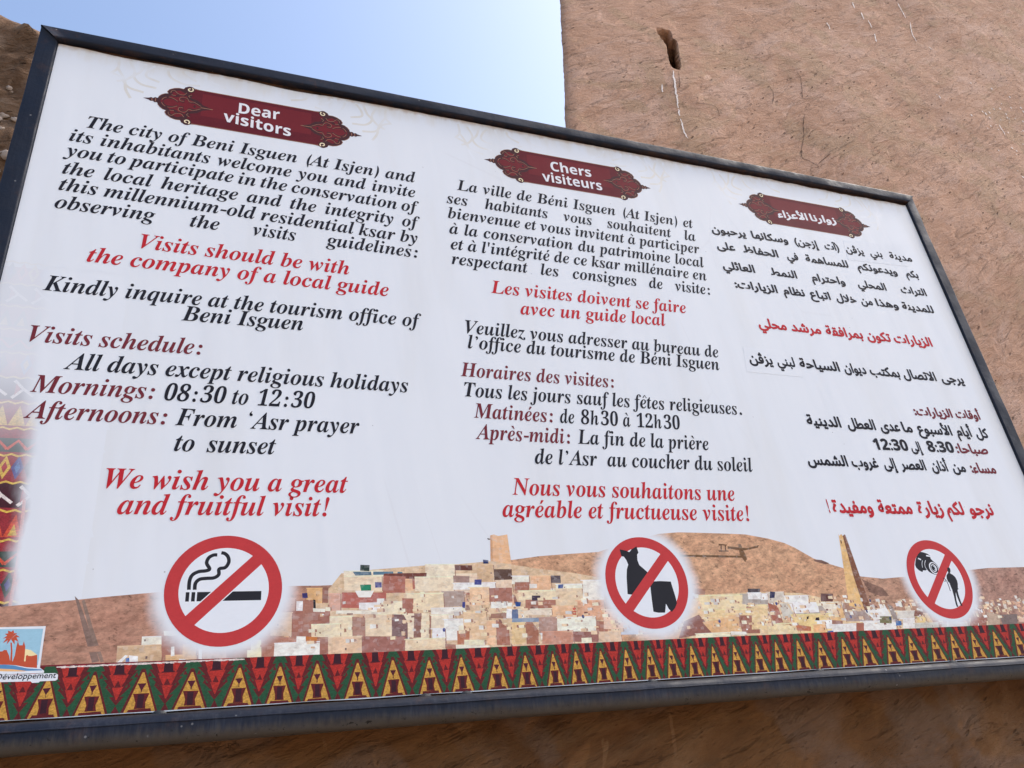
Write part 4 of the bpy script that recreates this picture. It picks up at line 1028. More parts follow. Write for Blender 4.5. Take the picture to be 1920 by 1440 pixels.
# ---- town photograph along the foot of the sheet
def carpet_top(u): return 0.0925 + 0.0022 * noise.noise(Vector((u * 1.2, 0, 3)))
layers = []
rng = random.Random(11)
BASE_AT = max(i for i, (c_, a_, p_) in enumerate(TOWN) if tuple(c_) in ((222, 200, 168),))
def small_houses():
    for _ in range(620):
        u = rng.uniform(0.60, 2.96)
        peak = 0.165 + 0.050 * math.exp(-((u - 1.1) / .36) ** 2) - 0.02 * max(0, u - 2.3)
        if u < 0.8: peak = 0.12 + .2 * (u - .6)
        v = 0.09 + (peak - 0.09) * (1 - rng.random() ** 1.3)
        hs.append((v, u))
    hs.sort(reverse=True)
    for v, u in hs:
        w_, h_ = rng.uniform(.007, .026), rng.uniform(.005, .014)
        base = rng.choice([(233, 218, 198), (226, 198, 168), (214, 176, 150), (236, 232, 230), (220, 206, 186), (208, 168, 150), (240, 240, 242)])
        k_ = rng.uniform(.9, 1.04)
        base = tuple(min(245, q * k_) for q in base)
        sh = rng.choice([(160, 112, 102), (150, 118, 112), (172, 140, 130), (140, 104, 102), (180, 150, 136)])
        sw = w_ * rng.uniform(.15, .5)
        s_ = rng.uniform(-.002, .002)
        layers.append((ink(base), .2, [(u, v), (u + w_ - sw, v + s_), (u + w_ - sw, v + h_), (u + rng.uniform(0, .002), v + h_ + s_)]))
        layers.append((ink(sh), .2, [(u + w_ - sw, v + s_), (u + w_, v + rng.uniform(0, .003)), (u + w_ - rng.uniform(0, .004), v + h_ * rng.uniform(.7, 1)), (u + w_ - sw, v + h_)]))
        if rng.random() < .6: layers.append((ink(tuple(min(248, q * 1.06) for q in base)), .08, [(u - .001, v + h_), (u + w_ - sw, v + h_), (u + w_ - sw + .001, v + h_ + .0018), (u, v + h_ + .002)]))
        if rng.random() < .5:
            wx, wy = u + rng.uniform(.1, .5) * w_, v + rng.uniform(.2, .6) * h_
            layers.append((ink((110, 66, 60)), .05, [(wx, wy), (wx + .0016, wy), (wx + .0016, wy + .003), (wx, wy + .003)]))
hs = []
for ti, (c, a, pts) in enumerate(TOWN):
    pts = [(max(0.001, min(W - 0.001, p[0])), max(0.0885, p[1])) for p in pts]
    if max(p[1] for p in pts) > .255 and a == .1 and c[0] < 175: c = [v * .72 for v in c]      # the plough on the hill
    elif c[0] - c[2] > 45 and c[0] < 175 and a <= .1: c = [v * .78 + q * .22 for v, q in zip(c, (222, 196, 174))]
    col = ink(c)
    if a == .1 and len(pts) == 4: pts = [(p[0] + rng.uniform(-.0012, .0012), p[1] + rng.uniform(-.0012, .0012)) for p in pts]
    layers.append((col, max(a, .2) if a == .1 else a, pts))
    if ti == BASE_AT: small_houses()
    xs, ys = [p[0] for p in pts], [p[1] for p in pts]
    w_, h_ = max(xs) - min(xs), max(ys) - min(ys)
    lum = sum(col)
    if a == .1 and w_ > 0.022 and h_ > 0.014 and len(pts) == 4 and max(ys) < 0.30:
        x0, y0 = min(xs), min(ys)
        # parapet line, a shaded jamb, a few openings
        if lum > 1.0:
            layers.append((tuple(min(.85, v * 1.12) for v in col), 0.05, [(x0, max(ys) - 0.0022), (max(xs), max(ys) - 0.0022), (max(xs), max(ys)), (x0, max(ys))]))
            layers.append((ink((150, 104, 96)), 0.1, [(max(xs) - 0.0016, y0), (max(xs), y0), (max(xs), max(ys) - .002), (max(xs) - 0.0016, max(ys) - .002)]))
        for _ in range(rng.randint(0, 1)):
            wx, wy = x0 + rng.uniform(.1, .85) * w_, y0 + rng.uniform(.15, .75) * h_
            ww, wh = rng.uniform(.0012, .0035), rng.uniform(.0015, .005)
            cc = rng.choice([(130, 84, 76), (110, 90, 92), (178, 126, 108)])
            layers.append((ink(cc), 0.05, [(wx, wy), (wx + ww, wy), (wx + ww, wy + wh), (wx, wy + wh)]))
for _ in range(320):     # further small houses among the big ones
    u = rng.uniform(0.66, 2.9)
    v = rng.uniform(0.11, 0.185 + 0.03 * math.exp(-((u - 1.1) / .35) ** 2) - .02 * max(0, u - 2))
    if abs(u - 2.275) < .05: continue
    w_, h_ = rng.uniform(.006, .017), rng.uniform(.004, .009)
    cc = rng.choice([(238, 228, 214), (228, 206, 182), (236, 236, 238), (216, 190, 166), (206, 206, 212), (232, 216, 190)])
    layers.append((ink(cc), .15, [(u, v), (u + w_, v + rng.uniform(-.001, .001)), (u + w_, v + h_), (u, v + h_ + rng.uniform(-.001, .001))]))
    layers.append((ink((168, 128, 116)), .15, [(u + w_, v), (u + w_ * 1.35, v + .001), (u + w_ * 1.3, v + h_ * .9), (u + w_, v + h_)]))
for _ in range(90):     # clutter on the roofs
    u = rng.uniform(0.62, 2.95)
    v = rng.uniform(0.10, 0.165 + 0.035 * math.exp(-((u - 1.1) / .35) ** 2))
    w_, h_ = rng.uniform(.003, .013), rng.uniform(.0015, .006)
    cc = rng.choice([(238, 234, 228), (150, 96, 86), (226, 200, 172), (120, 82, 80), (240, 240, 244), (206, 170, 140)])
    layers.append((ink(cc), 0.08, [(u, v), (u + w_, v + rng.uniform(-.001, .001)), (u + w_ * rng.uniform(.7, 1.1), v + h_), (u, v + h_)]))
for _ in range(14):      # rooftop tanks and aerials
    u = rng.uniform(0.75, 2.9); v = rng.uniform(0.12, 0.19)
    layers.append((ink(rng.choice([(60, 70, 140), (52, 60, 110), (70, 90, 150)])), 0.05, disc(u, v, 0.0035, 8, 0.0045)))
town = printed('town_photograph', layers, M_town, sheet, Y1)
town['label'] = 'printed photograph of pale cubic houses on a hill with two towers'

# ---- woven carpet border
G, MR, YL, RD, DK, DP = ink((40, 86, 62)), ink((100, 34, 40)), ink((204, 156, 76)), ink((178, 52, 48)), ink((58, 30, 44)), ink((82, 28, 48))
layers = []
hC = 0.0925
top_pts = [(i / 40 * W, carpet_top(i / 40 * W)) for i in range(41)]
layers.append((G, 0.2, [(0.0, 0.0035), (W, 0.0035)] + top_pts[::-1]))
ap = [-0.045] + APEX[:]
ap[0:1] = [ap[1] - 0.155, ap[1] - 0.078]
while ap[-1] < W + 0.08: ap.append(ap[-1] + 0.0665)
def jit(p, s=0.0007): return (p[0] + rng.uniform(-s, s), p[1] + rng.uniform(-s, s))
def add(col, amp, pts):
    q = [(max(0.0005, min(W - .0005, x)), max(0.0035, min(carpet_top(x), y))) for x, y in (jit(p) for p in pts)]
    if max(p[0] for p in q) - min(p[0] for p in q) > 0.001: layers.append((col, amp, q))
def zig(cx, pw, top, tip, w0, steps, lead):
    """serrated inverted triangle"""
    L_, R_ = [], []
    for s in range(steps):
        y0 = top - (top - tip) * s / steps
        y1 = top - (top - tip) * (s + 1) / steps
        wa = w0 * (1 - s / steps) * pw
        wb = (w0 * (1 - (s + 1) / steps) - 0.015) * pw
        L_ += [(cx - wa - (lead * pw if s else 0), y0), (cx - max(wb, 0.001), y1)]
        R_ += [(cx + wa + (lead * pw if s else 0), y0), (cx + max(wb, 0.001), y1)]
    return L_ + R_[::-1]
for i in range(len(ap) - 1):
    a, b2 = ap[i], ap[i + 1]
    pw = b2 - a
    m = (a + b2) / 2
    add(MR, .2, zig(m, pw, hC + .002, 0.017 + rng.uniform(-.002, .002), 0.40, 5, 0.075))
    add(RD, .2, zig(m, pw, hC + .002, 0.026 + rng.uniform(-.002, .002), 0.27, 3, 0.02))
    for sg in (-1, 1):      # stepped maroon blocks in the green
        for hy, hx in ((0.030, .30), (0.048, .22), (0.012, .22), (0.066, .36)):
            add(MR, .2, [(m + sg * (hx - .045) * pw, hy), (m + sg * (hx + .045) * pw, hy), (m + sg * hx * pw, hy + .0085)])
    add(MR, .2, [(m - .15 * pw, 0.071), (m + .15 * pw, 0.071), (m + .12 * pw, .0745), (m - .12 * pw, .0745)])
    add(DK, .2, [(m - .10 * pw, 0.073), (m + .10 * pw, 0.073), (m + .085 * pw, hC + .002), (m - .085 * pw, hC + .002)])
    add(MR, .2, [(m - .07 * pw, 0.049), (m + .07 * pw, 0.049), (m, 0.061)])
    add(MR, .2, [(m - .08 * pw, 0.0), (m + .08 * pw, 0.0), (m, 0.017)])
for i, a in enumerate(ap):
    pw = ((ap[min(i + 1, len(ap) - 1)] - ap[max(i - 1, 0)]) / 2)
    hA = 0.0735 + rng.uniform(-.002, .002)
    add(MR, .2, [(a - .37 * pw, 0.0), (a + .37 * pw, 0.0), (a + .03 * pw, hA + .006), (a - .03 * pw, hA + .006)])
    add(YL, .25, [(a - .315 * pw, 0.0), (a + .315 * pw, 0.0), (a + .02 * pw, hA - .001), (a - .02 * pw, hA - .001)])
    add(DP, .2, [(a - .085 * pw, 0.0545), (a + .085 * pw, 0.0545), (a + .012 * pw, 0.043), (a + .012 * pw, .038), (a - .012 * pw, .038), (a - .012 * pw, 0.043)])
    add(MR, .2, [(a - .165 * pw, 0.036), (a + .165 * pw, 0.036), (a + .10 * pw, 0.020), (a + .12 * pw, 0.009), (a - .12 * pw, 0.009), (a - .10 * pw, 0.020)])
    add(DK, .2, [(a - .065 * pw, 0.034), (a + .065 * pw, 0.034), (a + .06 * pw, 0.011), (a - .06 * pw, 0.011)])
    add(MR, .2, [(a - .25 * pw, 0.0), (a + .25 * pw, 0.0), (a + .22 * pw, 0.0085), (a - .22 * pw, 0.0085)])
# worn white selvedge at the left end
for k in range(46):
    u = 0.236 + k * 0.0072
    if u > 0.57: break
    z0 = carpet_top(u) - 0.0042
    layers.append((ink((226, 214, 218)), 0.1, [(u, z0 + rng.uniform(-.0012, .001)), (u + .0076, z0 + rng.uniform(-.0012, .001)), (u + .0076, z0 + .0028 + rng.uniform(-.001, .001)), (u, z0 + .0028)]))
layers.append((ink((120, 44, 56)), 0.15, [(0.2, 0.0925), (0.52, carpet_top(.52) - .0005), (0.52, carpet_top(.52) + .0004), (0.2, carpet_top(.2) + .0022)]))
printed('carpet_border', layers, M_carpet, sheet, Y2)

# ---- faded carpet strip climbing the left edge
layers = []
x1 = 0.26
layers.append((ink((150, 52, 62)), 0.2, [(0.002, 0.094), (x1, 0.094), (x1, 0.98), (0.002, 0.98)]))
cols_ = [ink(c) for c in ((60, 74, 70), (206, 84, 62), (214, 178, 84), (84, 84, 150), (70, 34, 46), (168, 52, 62), (96, 130, 190))]
z = 0.10
k = 0
while z < 0.96:
    hb = 0.052
    kind = k % 4
    if kind == 0:
        for j in range(8):
            u = 0.01 + j * 0.032
            layers.append((cols_[k % 3 + 0], .2, [(u, z), (u + .032, z), (u + .016, z + hb * .9)]))
            layers.append((cols_[2], .2, [(u + .008, z + .003), (u + .024, z + .003), (u + .016, z + hb * .5)]))
    elif kind == 1:
        layers.append((cols_[4], .2, [(0.002, z), (x1, z), (x1, z + hb), (0.002, z + hb)]))
        for j in range(5):
            u = 0.02 + j * 0.05
            for q in ribbon([(u, z + .004), (u + .02, z + hb * .5), (u, z + hb - .006)], .007) + ribbon([(u + .02, z + hb * .5), (u + .04, z + .01)], .006):
                layers.append((ink((232, 222, 228)), .1, q))
            layers.append((cols_[5], .2, [(u + .004, z + .01), (u + .014, z + hb * .5), (u + .004, z + hb - .012)]))
    elif kind == 2:
        for j in range(11):
            u = 0.004 + j * 0.023
            layers.append((cols_[(j + k) % 7], .2, [(u, z + hb * .5), (u + .0115, z), (u + .023, z + hb * .5), (u + .0115, z + hb)]))
            layers.append((cols_[(j + k + 3) % 7], .2, [(u + .006, z + hb * .5), (u + .0115, z + hb * .25), (u + .017, z + hb * .5), (u + .0115, z + hb * .75)]))
    else:
        layers.append((cols_[0], .2, [(0.002, z), (x1, z), (x1, z + hb * .6), (0.002, z + hb * .6)]))
        for j in range(7):
            u = 0.01 + j * 0.036
            for q in ribbon([(u, z + .006), (u + .018, z + .026), (u + .036, z + .006)], .006): layers.append((cols_[1], .2, q))
    pts = [(0.002 + i * .0129, z + hb + (.0035 if i % 2 else -.001)) for i in range(21)]
    for q in ribbon(pts, .0042): layers.append((ink((222, 190, 92)), .15, q))
    z += hb + 0.008
    k += 1
for q in ribbon([(0.140, 0.30), (0.141, 0.24), (0.143, 0.16)], 0.006): layers.append((ink((206, 128, 118)), .15, q))
for q in ribbon([(0.131, 0.42), (0.140, 0.30)], 0.006): layers.append((ink((206, 128, 118)), .15, q))
# keep clear of the town picture's lower right corner: the picture starts where the carpet has faded out
cs = printed('carpet_strip', layers, M_carpet_side, sheet, -0.00012)
cs['label'] = 'faded woven carpet strip fading out along the left edge'

# ---- title plaques
BR, MRN, MRN2, TAN, CREAM = ink((66, 38, 44)), ink((92, 26, 38)), ink((106, 32, 42)), ink((150, 108, 92)), ink((228, 216, 190))
half = [(0.160, 0.0685), (0.172, 0.0700), (0.186, 0.0735), (0.197, 0.0690), (0.201, 0.0600), (0.212, 0.0605), (0.224, 0.0570), (0.236, 0.0490), (0.241, 0.0400),
        (0.238, 0.0330), (0.246, 0.0310), (0.2545, 0.0240), (0.261, 0.0150), (0.2635, 0.0085), (0.270, 0.0100), (0.2745, 0.0055), (0.280, 0.0075), (0.285, 0.0038), (0.2995, 0.0)]
def mirror(pts): return pts + [(x, -y) for x, y in pts[::-1][1:]]
def plaque(cx, cz):
    L_ = []
    def ad(c, pts, a=.12): L_.append((c, a, [(cx + x, cz + y) for x, y in pts]))
    R_ = mirror(half)
    out = [(x, y) for x, y in R_]
    full = out + [(-x, y) for x, y in out[::-1]]
    ad(BR, full)
    ad(MRN, [(-.185, -.066), (.185, -.066), (.185, .066), (-.185, .066)])
    ad(MRN2, [(-.15, -.030), (.15, -.030), (.15, .055), (-.15, .055)], .05)
    for s in (-1, 1):
        f = lambda pts: [(s * x, y) for x, y in pts]
        # field of the end ornament with its tongue reaching into the plaque
        ad(BR, f([(0.205, .058), (.185, .050), (.178, .030), (.160, .024), (.146, .010), (.118, 0.0), (.146, -.010), (.160, -.024), (.178, -.030), (.185, -.050), (.205, -.058)]))
        ad(MRN2, f([(0.210, .052), (.195, .044), (.186, .024), (.168, .016), (.150, .004), (.150, -.004), (.168, -.016), (.186, -.024), (.195, -.044), (.210, -.052), (.228, -.044), (.232, -.024), (.252, -.010), (.256, 0), (.252, .010), (.232, .024), (.228, .044)]))
        for yy in (-1, 1):
            g_ = lambda pts: f([(x, y * yy) for x, y in pts])
            for path in ([(.150, .002), (.168, .013), (.180, .012), (.186, .022), (.196, .026), (.206, .020), (.204, .010), (.195, .010)],
                         [(.190, .044), (.198, .034), (.212, .036), (.222, .046), (.230, .040), (.228, .028), (.216, .026)],
                         [(.210, .006), (.222, .014), (.236, .016), (.246, .010), (.250, .002)],
                         [(.176, .040), (.184, .034), (.180, .028)]):
                for q in ribbon(catmull(g_(path), 4), .0042): ad(BR, q)
                for q in ribbon(catmull(g_([(x + .002, y + .003) for x, y in path]), 4), .0014): ad(TAN, q, .2)
            for bx, by, br in ((.214, .030, .0055), (.232, .034, .005), (.198, .018, .0045), (.240, .020, .004)):
                ad(BR, g_(disc(bx, by, br, 9, br * .7)))
            # small scroll
            ad(BR, g_(disc(.184, .0625, .0125, 14)))
            sp_ = [(.184 + (.0085 - .0055 * k / 14) * math.cos(2.2 + k * .42), .0625 + (.0085 - .0055 * k / 14) * math.sin(2.2 + k * .42)) for k in range(15)]
            for q in ribbon(g_(sp_), .0034): ad(CREAM, q, .1)
            for q in ribbon(g_([(.2005, .0605), (.2125, .0612), (.2245, .0575), (.2365, .0495), (.2415, .040), (.2385, .0335)]), .0016): ad(TAN, q, .2)
            for q in ribbon(g_([(.246, .031), (.255, .024), (.2615, .015)]), .0016): ad(TAN, q, .2)
        for q in ribbon(f([(.120, 0), (.142, .0), (.152, .0)]), .0022): ad(TAN, q, .2)
        ad(BR, f([(.168, .006), (.172, .0), (.168, -.006), (.164, 0)]))
        for q in ribbon(f([(.268, -.006), (.268, .006)]), .002) + ribbon(f([(.277, -.005), (.277, .005)]), .002): ad(TAN, q, .2)
    for q in ribbon([(-.172, .0675), (.172, .0675)], .0022) + ribbon([(-.172, -.0675), (.172, -.0675)], .0022): ad(TAN, q, .2)
    return printed('title_plaque', L_, M_print, sheet, Y2)
PLAQ = [(0.525, 1.585), (1.507, 1.578), (2.460, 1.578)]
for p in PLAQ: plaque(*p)

# ---- pale lotus watermarks behind the plaques
t = NT('watermark_ink')
M_wm = t.done(t.mix(t.ramp(t.noise(t.co(), 9, 3), .35, .65), VINYL, (0.68, 0.66, 0.60)), 0.45, 0.35, sheet_bump(t))
for cx, cz in PLAQ:
    L_ = []
    for s in (-1, 1):
        for path in ([(.375, .10), (.352, .055), (.345, .02), (.33, -.01)], [(.385, .075), (.372, .10), (.378, .155)], [(.30, .15), (.315, .10), (.33, .075), (.31, .05), (.27, .045)],
                     [(.345, .13), (.33, .09), (.345, .06), (.37, .045)], [(.25, .15), (.24, .10), (.20, .08), (.16, .085)], [(.21, .15), (.205, .12), (.17, .10)],
                     [(.30, .02), (.34, .03), (.36, .06), (.39, .075)], [(.26, .15), (.29, .12), (.30, .085), (.265, .07)], [(.15, .15), (.13, .11), (.09, .095)]):
            pts = [(cx + s * x, cz + y) for x, y in catmull([Vector(q) for q in path], 6)]
            for q in ribbon(pts, .0075):
                if max(p[1] for p in q) > 1.722: continue
                L_.append((VINYL, 0.0, q))
    printed('watermark', L_, M_wm, sheet, -0.00008)

# ---- prohibition symbols
RING, BLK, WHT = ink((182, 58, 64)), ink((36, 37, 46)), tuple(v * 1.03 for v in VINYL)
S = SHAPES
def symbol(name, idx, inside, label):
    cx, cz = CIRCLES[idx]
    L_ = [(RING, .06, disc(cx, cz, CR, 72)), (WHT, .02, disc(cx, cz, CR * 0.765, 72))]
    inside(L_, cx, cz, 0)
    d = Vector((1, 1)).normalized(); nrm = Vector((-1, 1)).normalized()
    c = Vector((cx, cz)); r = CR * 0.80; w_ = CR * 0.112
    if idx == 0:
        L_.append((WHT, .02, [tuple(c - d * r * .9 - nrm * (w_ + .002)), tuple(c + d * r * .9 - nrm * (w_ + .002)), tuple(c + d * r * .9 + nrm * (w_ + .002)), tuple(c - d * r * .9 + nrm * (w_ + .002))]))
    L_.append((RING, .06, [tuple(c - d * r - nrm * w_), tuple(c + d * r - nrm * w_), tuple(c + d * r + nrm * w_), tuple(c - d * r + nrm * w_)]))
    inside(L_, cx, cz, 1)
    o = printed(name, L_, M_print, sheet, Y3)
    o['label'] = label
def smoking(L_, cx, cz, late):
    if late:
        return
    for q in ribbon(catmull(S['smoke_a'], 6), .0072) + ribbon(catmull(S['smoke_b'], 6), .0072): L_.append((BLK, .05, q))
    z0, z1 = cz - .0235, cz - .0045
    for a_, b_ in ((.4475, .4545), (.4585, .4655), (.4690, .594)): L_.append((BLK, .05, [(a_, z0), (b_, z0), (b_, z1), (a_, z1)]))
def dress(L_, cx, cz, late):
    if late: return
    L_.append((BLK, .05, S['dress'])); L_.append((BLK, .05, S['shorts']))
def camera_sym(L_, cx, cz, late):
    if late:
        L_.append((BLK, .05, S['head']))
        L_.append((BLK, .05, S['person']))
        for q in ribbon(catmull(S['sling'], 4), .0026): L_.append((BLK, .05, q))
        for q in ribbon(S['loop'], .0016): L_.append((BLK, .05, q))
        return
    L_.append((BLK, .05, S['camera']))
    lx, lz = S['lens']
    for r, c, o_ in ((.0185, BLK, 0), (.0170, WHT, 0), (.0140, BLK, .001), (.0105, WHT, .0), (.0082, BLK, -.0008), (.0060, WHT, .0012), (.0050, BLK, -.0008)): L_.append((c, .02, disc(lx + o_, lz, r, 22, r * 1.05)))
    for k_, m_ in enumerate(S['marks']):
        for q in ribbon(catmull(m_, 4), .0042 if k_ < 2 else .0015): L_.append((WHT, .02, q))
symbol('no_smoking_symbol', 0, smoking, 'red ring barring a smoking cigarette')
symbol('dress_code_symbol', 1, dress, 'red ring barring a short dress and shorts')
symbol('no_photography_symbol', 2, camera_sym, 'red ring barring a camera pointed at a person')

# ---- sticker-like emblem at the lower left
L_ = []
OR, BLU, SND = ink((184, 82, 60)), ink((86, 136, 190)), ink((226, 178, 130))
def fx(pts): return [(max(0.004, p[0]), p[1]) for p in pts]
L_.append((WHT, .03, fx(S['logo_bg']))); L_.append((ink((150, 192, 222)), .08, fx(S['logo_sky']))); L_.append((ink((238, 214, 172)), .05, fx(S['logo_dune'])))
L_.append((OR, .06, fx(S['logo_castle']))); L_.append((BLU, .06, fx(S['logo_water']))); L_.append((SND, .06, fx(S['logo_sand']))); L_.append((OR, .06, S['logo_trunk']))
px_, pz_ = S['palm']
for tx_, tz_ in S['palm_tips']:
    mx, mz = (px_ + tx_) / 2, (pz_ + tz_) / 2
    dx, dz = tx_ - px_, tz_ - pz_
    L_.append((OR, .06, [(px_, pz_ - .002), (mx - dz * .18, mz + dx * .18 + .003), (tx_, tz_), (mx + dz * .18, mz - dx * .18 + .003)]))
cxs = S['logo_castle']
for wx, wz in ((210, 628), (256, 628), (155, 525)):
    pass
printed('emblem', L_, M_print, sheet, Y3)['label'] = 'blue and orange emblem of a palm and an earthen fort'
L_ = [(WHT, .03, fx(S['logo_cap']))]
printed('emblem_caption', L_, M_print, sheet, Y3)
# pasted correction strips under two Arabic phrases
for key in ('patch', 'patch_b'):
    q = S[key]
    vs = [(p[0], yy, p[1]) for yy in (-0.00035, -0.00002) for p in q]
    obj('pasted_strip', vs, [(3, 2, 1, 0), (4, 5, 6, 7), (0, 1, 5, 4), (1, 2, 6, 5), (2, 3, 7, 6), (3, 0, 4, 7)], M_patch, sheet)

# ------------------------------------------------------------------ writing
def bold_italic(s):
    o = ''
    for c in s:
        if 'A' <= c <= 'Z': o += chr(0x1D468 + ord(c) - 65)
        elif 'a' <= c <= 'z': o += chr(0x1D482 + ord(c) - 97)
        elif '0' <= c <= '9': o += chr(0x1D7CE + ord(c) - 48)
        else: o += c
    return o
def bold_sans(s):
    o = ''
    for c in s:
        if 'A' <= c <= 'Z': o += chr(0x1D5D4 + ord(c) - 65)
        elif 'a' <= c <= 'z': o += chr(0x1D5EE + ord(c) - 97)
        elif '0' <= c <= '9': o += chr(0x1D7EC + ord(c) - 48)
        else: o += c
    return o
FORMS = {}
for ch, base, nf in (('\u0627', 0xFE8D, 2), ('\u0623', 0xFE83, 2), ('\u0625', 0xFE87, 2), ('\u0622', 0xFE81, 2), ('\u0628', 0xFE8F, 4), ('\u0629', 0xFE93, 2), ('\u062a', 0xFE95, 4), ('\u062b', 0xFE99, 4),
        ('\u062c', 0xFE9D, 4), ('\u062d', 0xFEA1, 4), ('\u062e', 0xFEA5, 4), ('\u062f', 0xFEA9, 2), ('\u0630', 0xFEAB, 2), ('\u0631', 0xFEAD, 2), ('\u0632', 0xFEAF, 2), ('\u0633', 0xFEB1, 4), ('\u0634', 0xFEB5, 4),
        ('\u0635', 0xFEB9, 4), ('\u0636', 0xFEBD, 4), ('\u0637', 0xFEC1, 4), ('\u0638', 0xFEC5, 4), ('\u0639', 0xFEC9, 4), ('\u063a', 0xFECD, 4), ('\u0641', 0xFED1, 4), ('\u0642', 0xFED5, 4), ('\u0643', 0xFED9, 4),
        ('\u0644', 0xFEDD, 4), ('\u0645', 0xFEE1, 4), ('\u0646', 0xFEE5, 4), ('\u0647', 0xFEE9, 4), ('\u0648', 0xFEED, 2), ('\u0649', 0xFEEF, 2), ('\u064a', 0xFEF1, 4), ('\u0621', 0xFE80, 1), ('\u0626', 0xFE89, 4), ('\u06a4', 0xFB6A, 4)):
    FORMS[ch] = (base, nf)
LAMALEF = {'\u0627': 0xFEFB, '\u0623': 0xFEF7, '\u0625': 0xFEF9, '\u0622': 0xFEF5}
def shape_arabic(wd):
    """logical word -> presentation forms in left-to-right drawing order"""
    if not any(c in FORMS for c in wd): return bold_sans(wd)
    units = []
    i = 0
    while i < len(wd):
        if wd[i] == '\u0644' and i + 1 < len(wd) and wd[i + 1] in LAMALEF:
            units.append(('L', LAMALEF[wd[i + 1]])); i += 2
        else:
            units.append((wd[i], None)); i += 1
    out = []
    def joins_next(u): return u[0] in FORMS and FORMS[u[0]][1] == 4
    def joins_prev(u): return u[0] == 'L' or (u[0] in FORMS and FORMS[u[0]][1] >= 2)
    for k, u in enumerate(units):
        pj = k > 0 and joins_next(units[k - 1]) and joins_prev(u)
        nj = joins_next(u) and k + 1 < len(units) and joins_prev(units[k + 1])
        if u[0] == 'L': out.append(chr(u[1] + (1 if pj else 0)))
        elif u[0] in FORMS:
            base = FORMS[u[0]][0]
            out.append(chr(base + (3 if pj and nj else 1 if pj else 2 if nj else 0)))
        else: out.append({'(': ')', ')': '('}.get(u[0], u[0]))
    return ''.join(out[::-1])

_cache = {}
def outline(s, bold=0.0):
    """flat mesh of a string at size 1: vertex array and faces"""
    key = (s, bold)
    if key in _cache: return _cache[key]
    cu = bpy.data.curves.new('lettering', 'FONT')
    cu.body = s
    cu.size = 1.0
    cu.resolution_u = 3
    ob = bpy.data.objects.new('lettering', cu)
    COL.objects.link(ob)
    bpy.context.view_layer.update()
    me = bpy.data.meshes.new_from_object(ob.evaluated_get(bpy.context.evaluated_depsgraph_get()))
    v = np.empty(len(me.vertices) * 3); me.vertices.foreach_get('co', v)
    v = v.reshape(-1, 3)
    f = [tuple(p.vertices) for p in me.polygons]
    if bold:            # heavier strokes: the same letter printed again all round its outline
        n = len(v)
        vs_, fs_ = [v], list(f)
        for i in range(10):
            a = i * math.pi / 5
            w_ = v.copy(); w_[:, 0] += bold * .85 * math.cos(a); w_[:, 1] += bold * 1.05 * math.sin(a); w_[:, 2] = 0.001 * (i + 1)
            vs_.append(w_); fs_ += [tuple(q + n * (i + 1) for q in p) for p in f]
        v, f = np.concatenate(vs_), fs_
    bpy.data.objects.remove(ob); bpy.data.curves.remove(cu); bpy.data.meshes.remove(me)
    _cache[key] = (v, f)
    return v, f
ACC = {'\u00e9': ('e', 'acute'), '\u00e8': ('e', 'grave'), '\u00ea': ('e', 'circ'), '\u00e0': ('a', 'grave')}
def accent_quads(kind):
    if kind == 'acute': return [[(-.02, .0), (.045, .0), (.165, .135), (.060, .150)]]
    if kind == 'grave': return [[(.085, .0), (.125, .0), (.075, .150), (-.035, .135)]]
    return [[(-.075, .0), (-.02, .0), (.075, .10), (.055, .145)], [(.075, .10), (.055, .145), (.10, .145), (.10, .09)], [(.10, .09), (.10, .145), (.175, .0), (.125, .0)]]
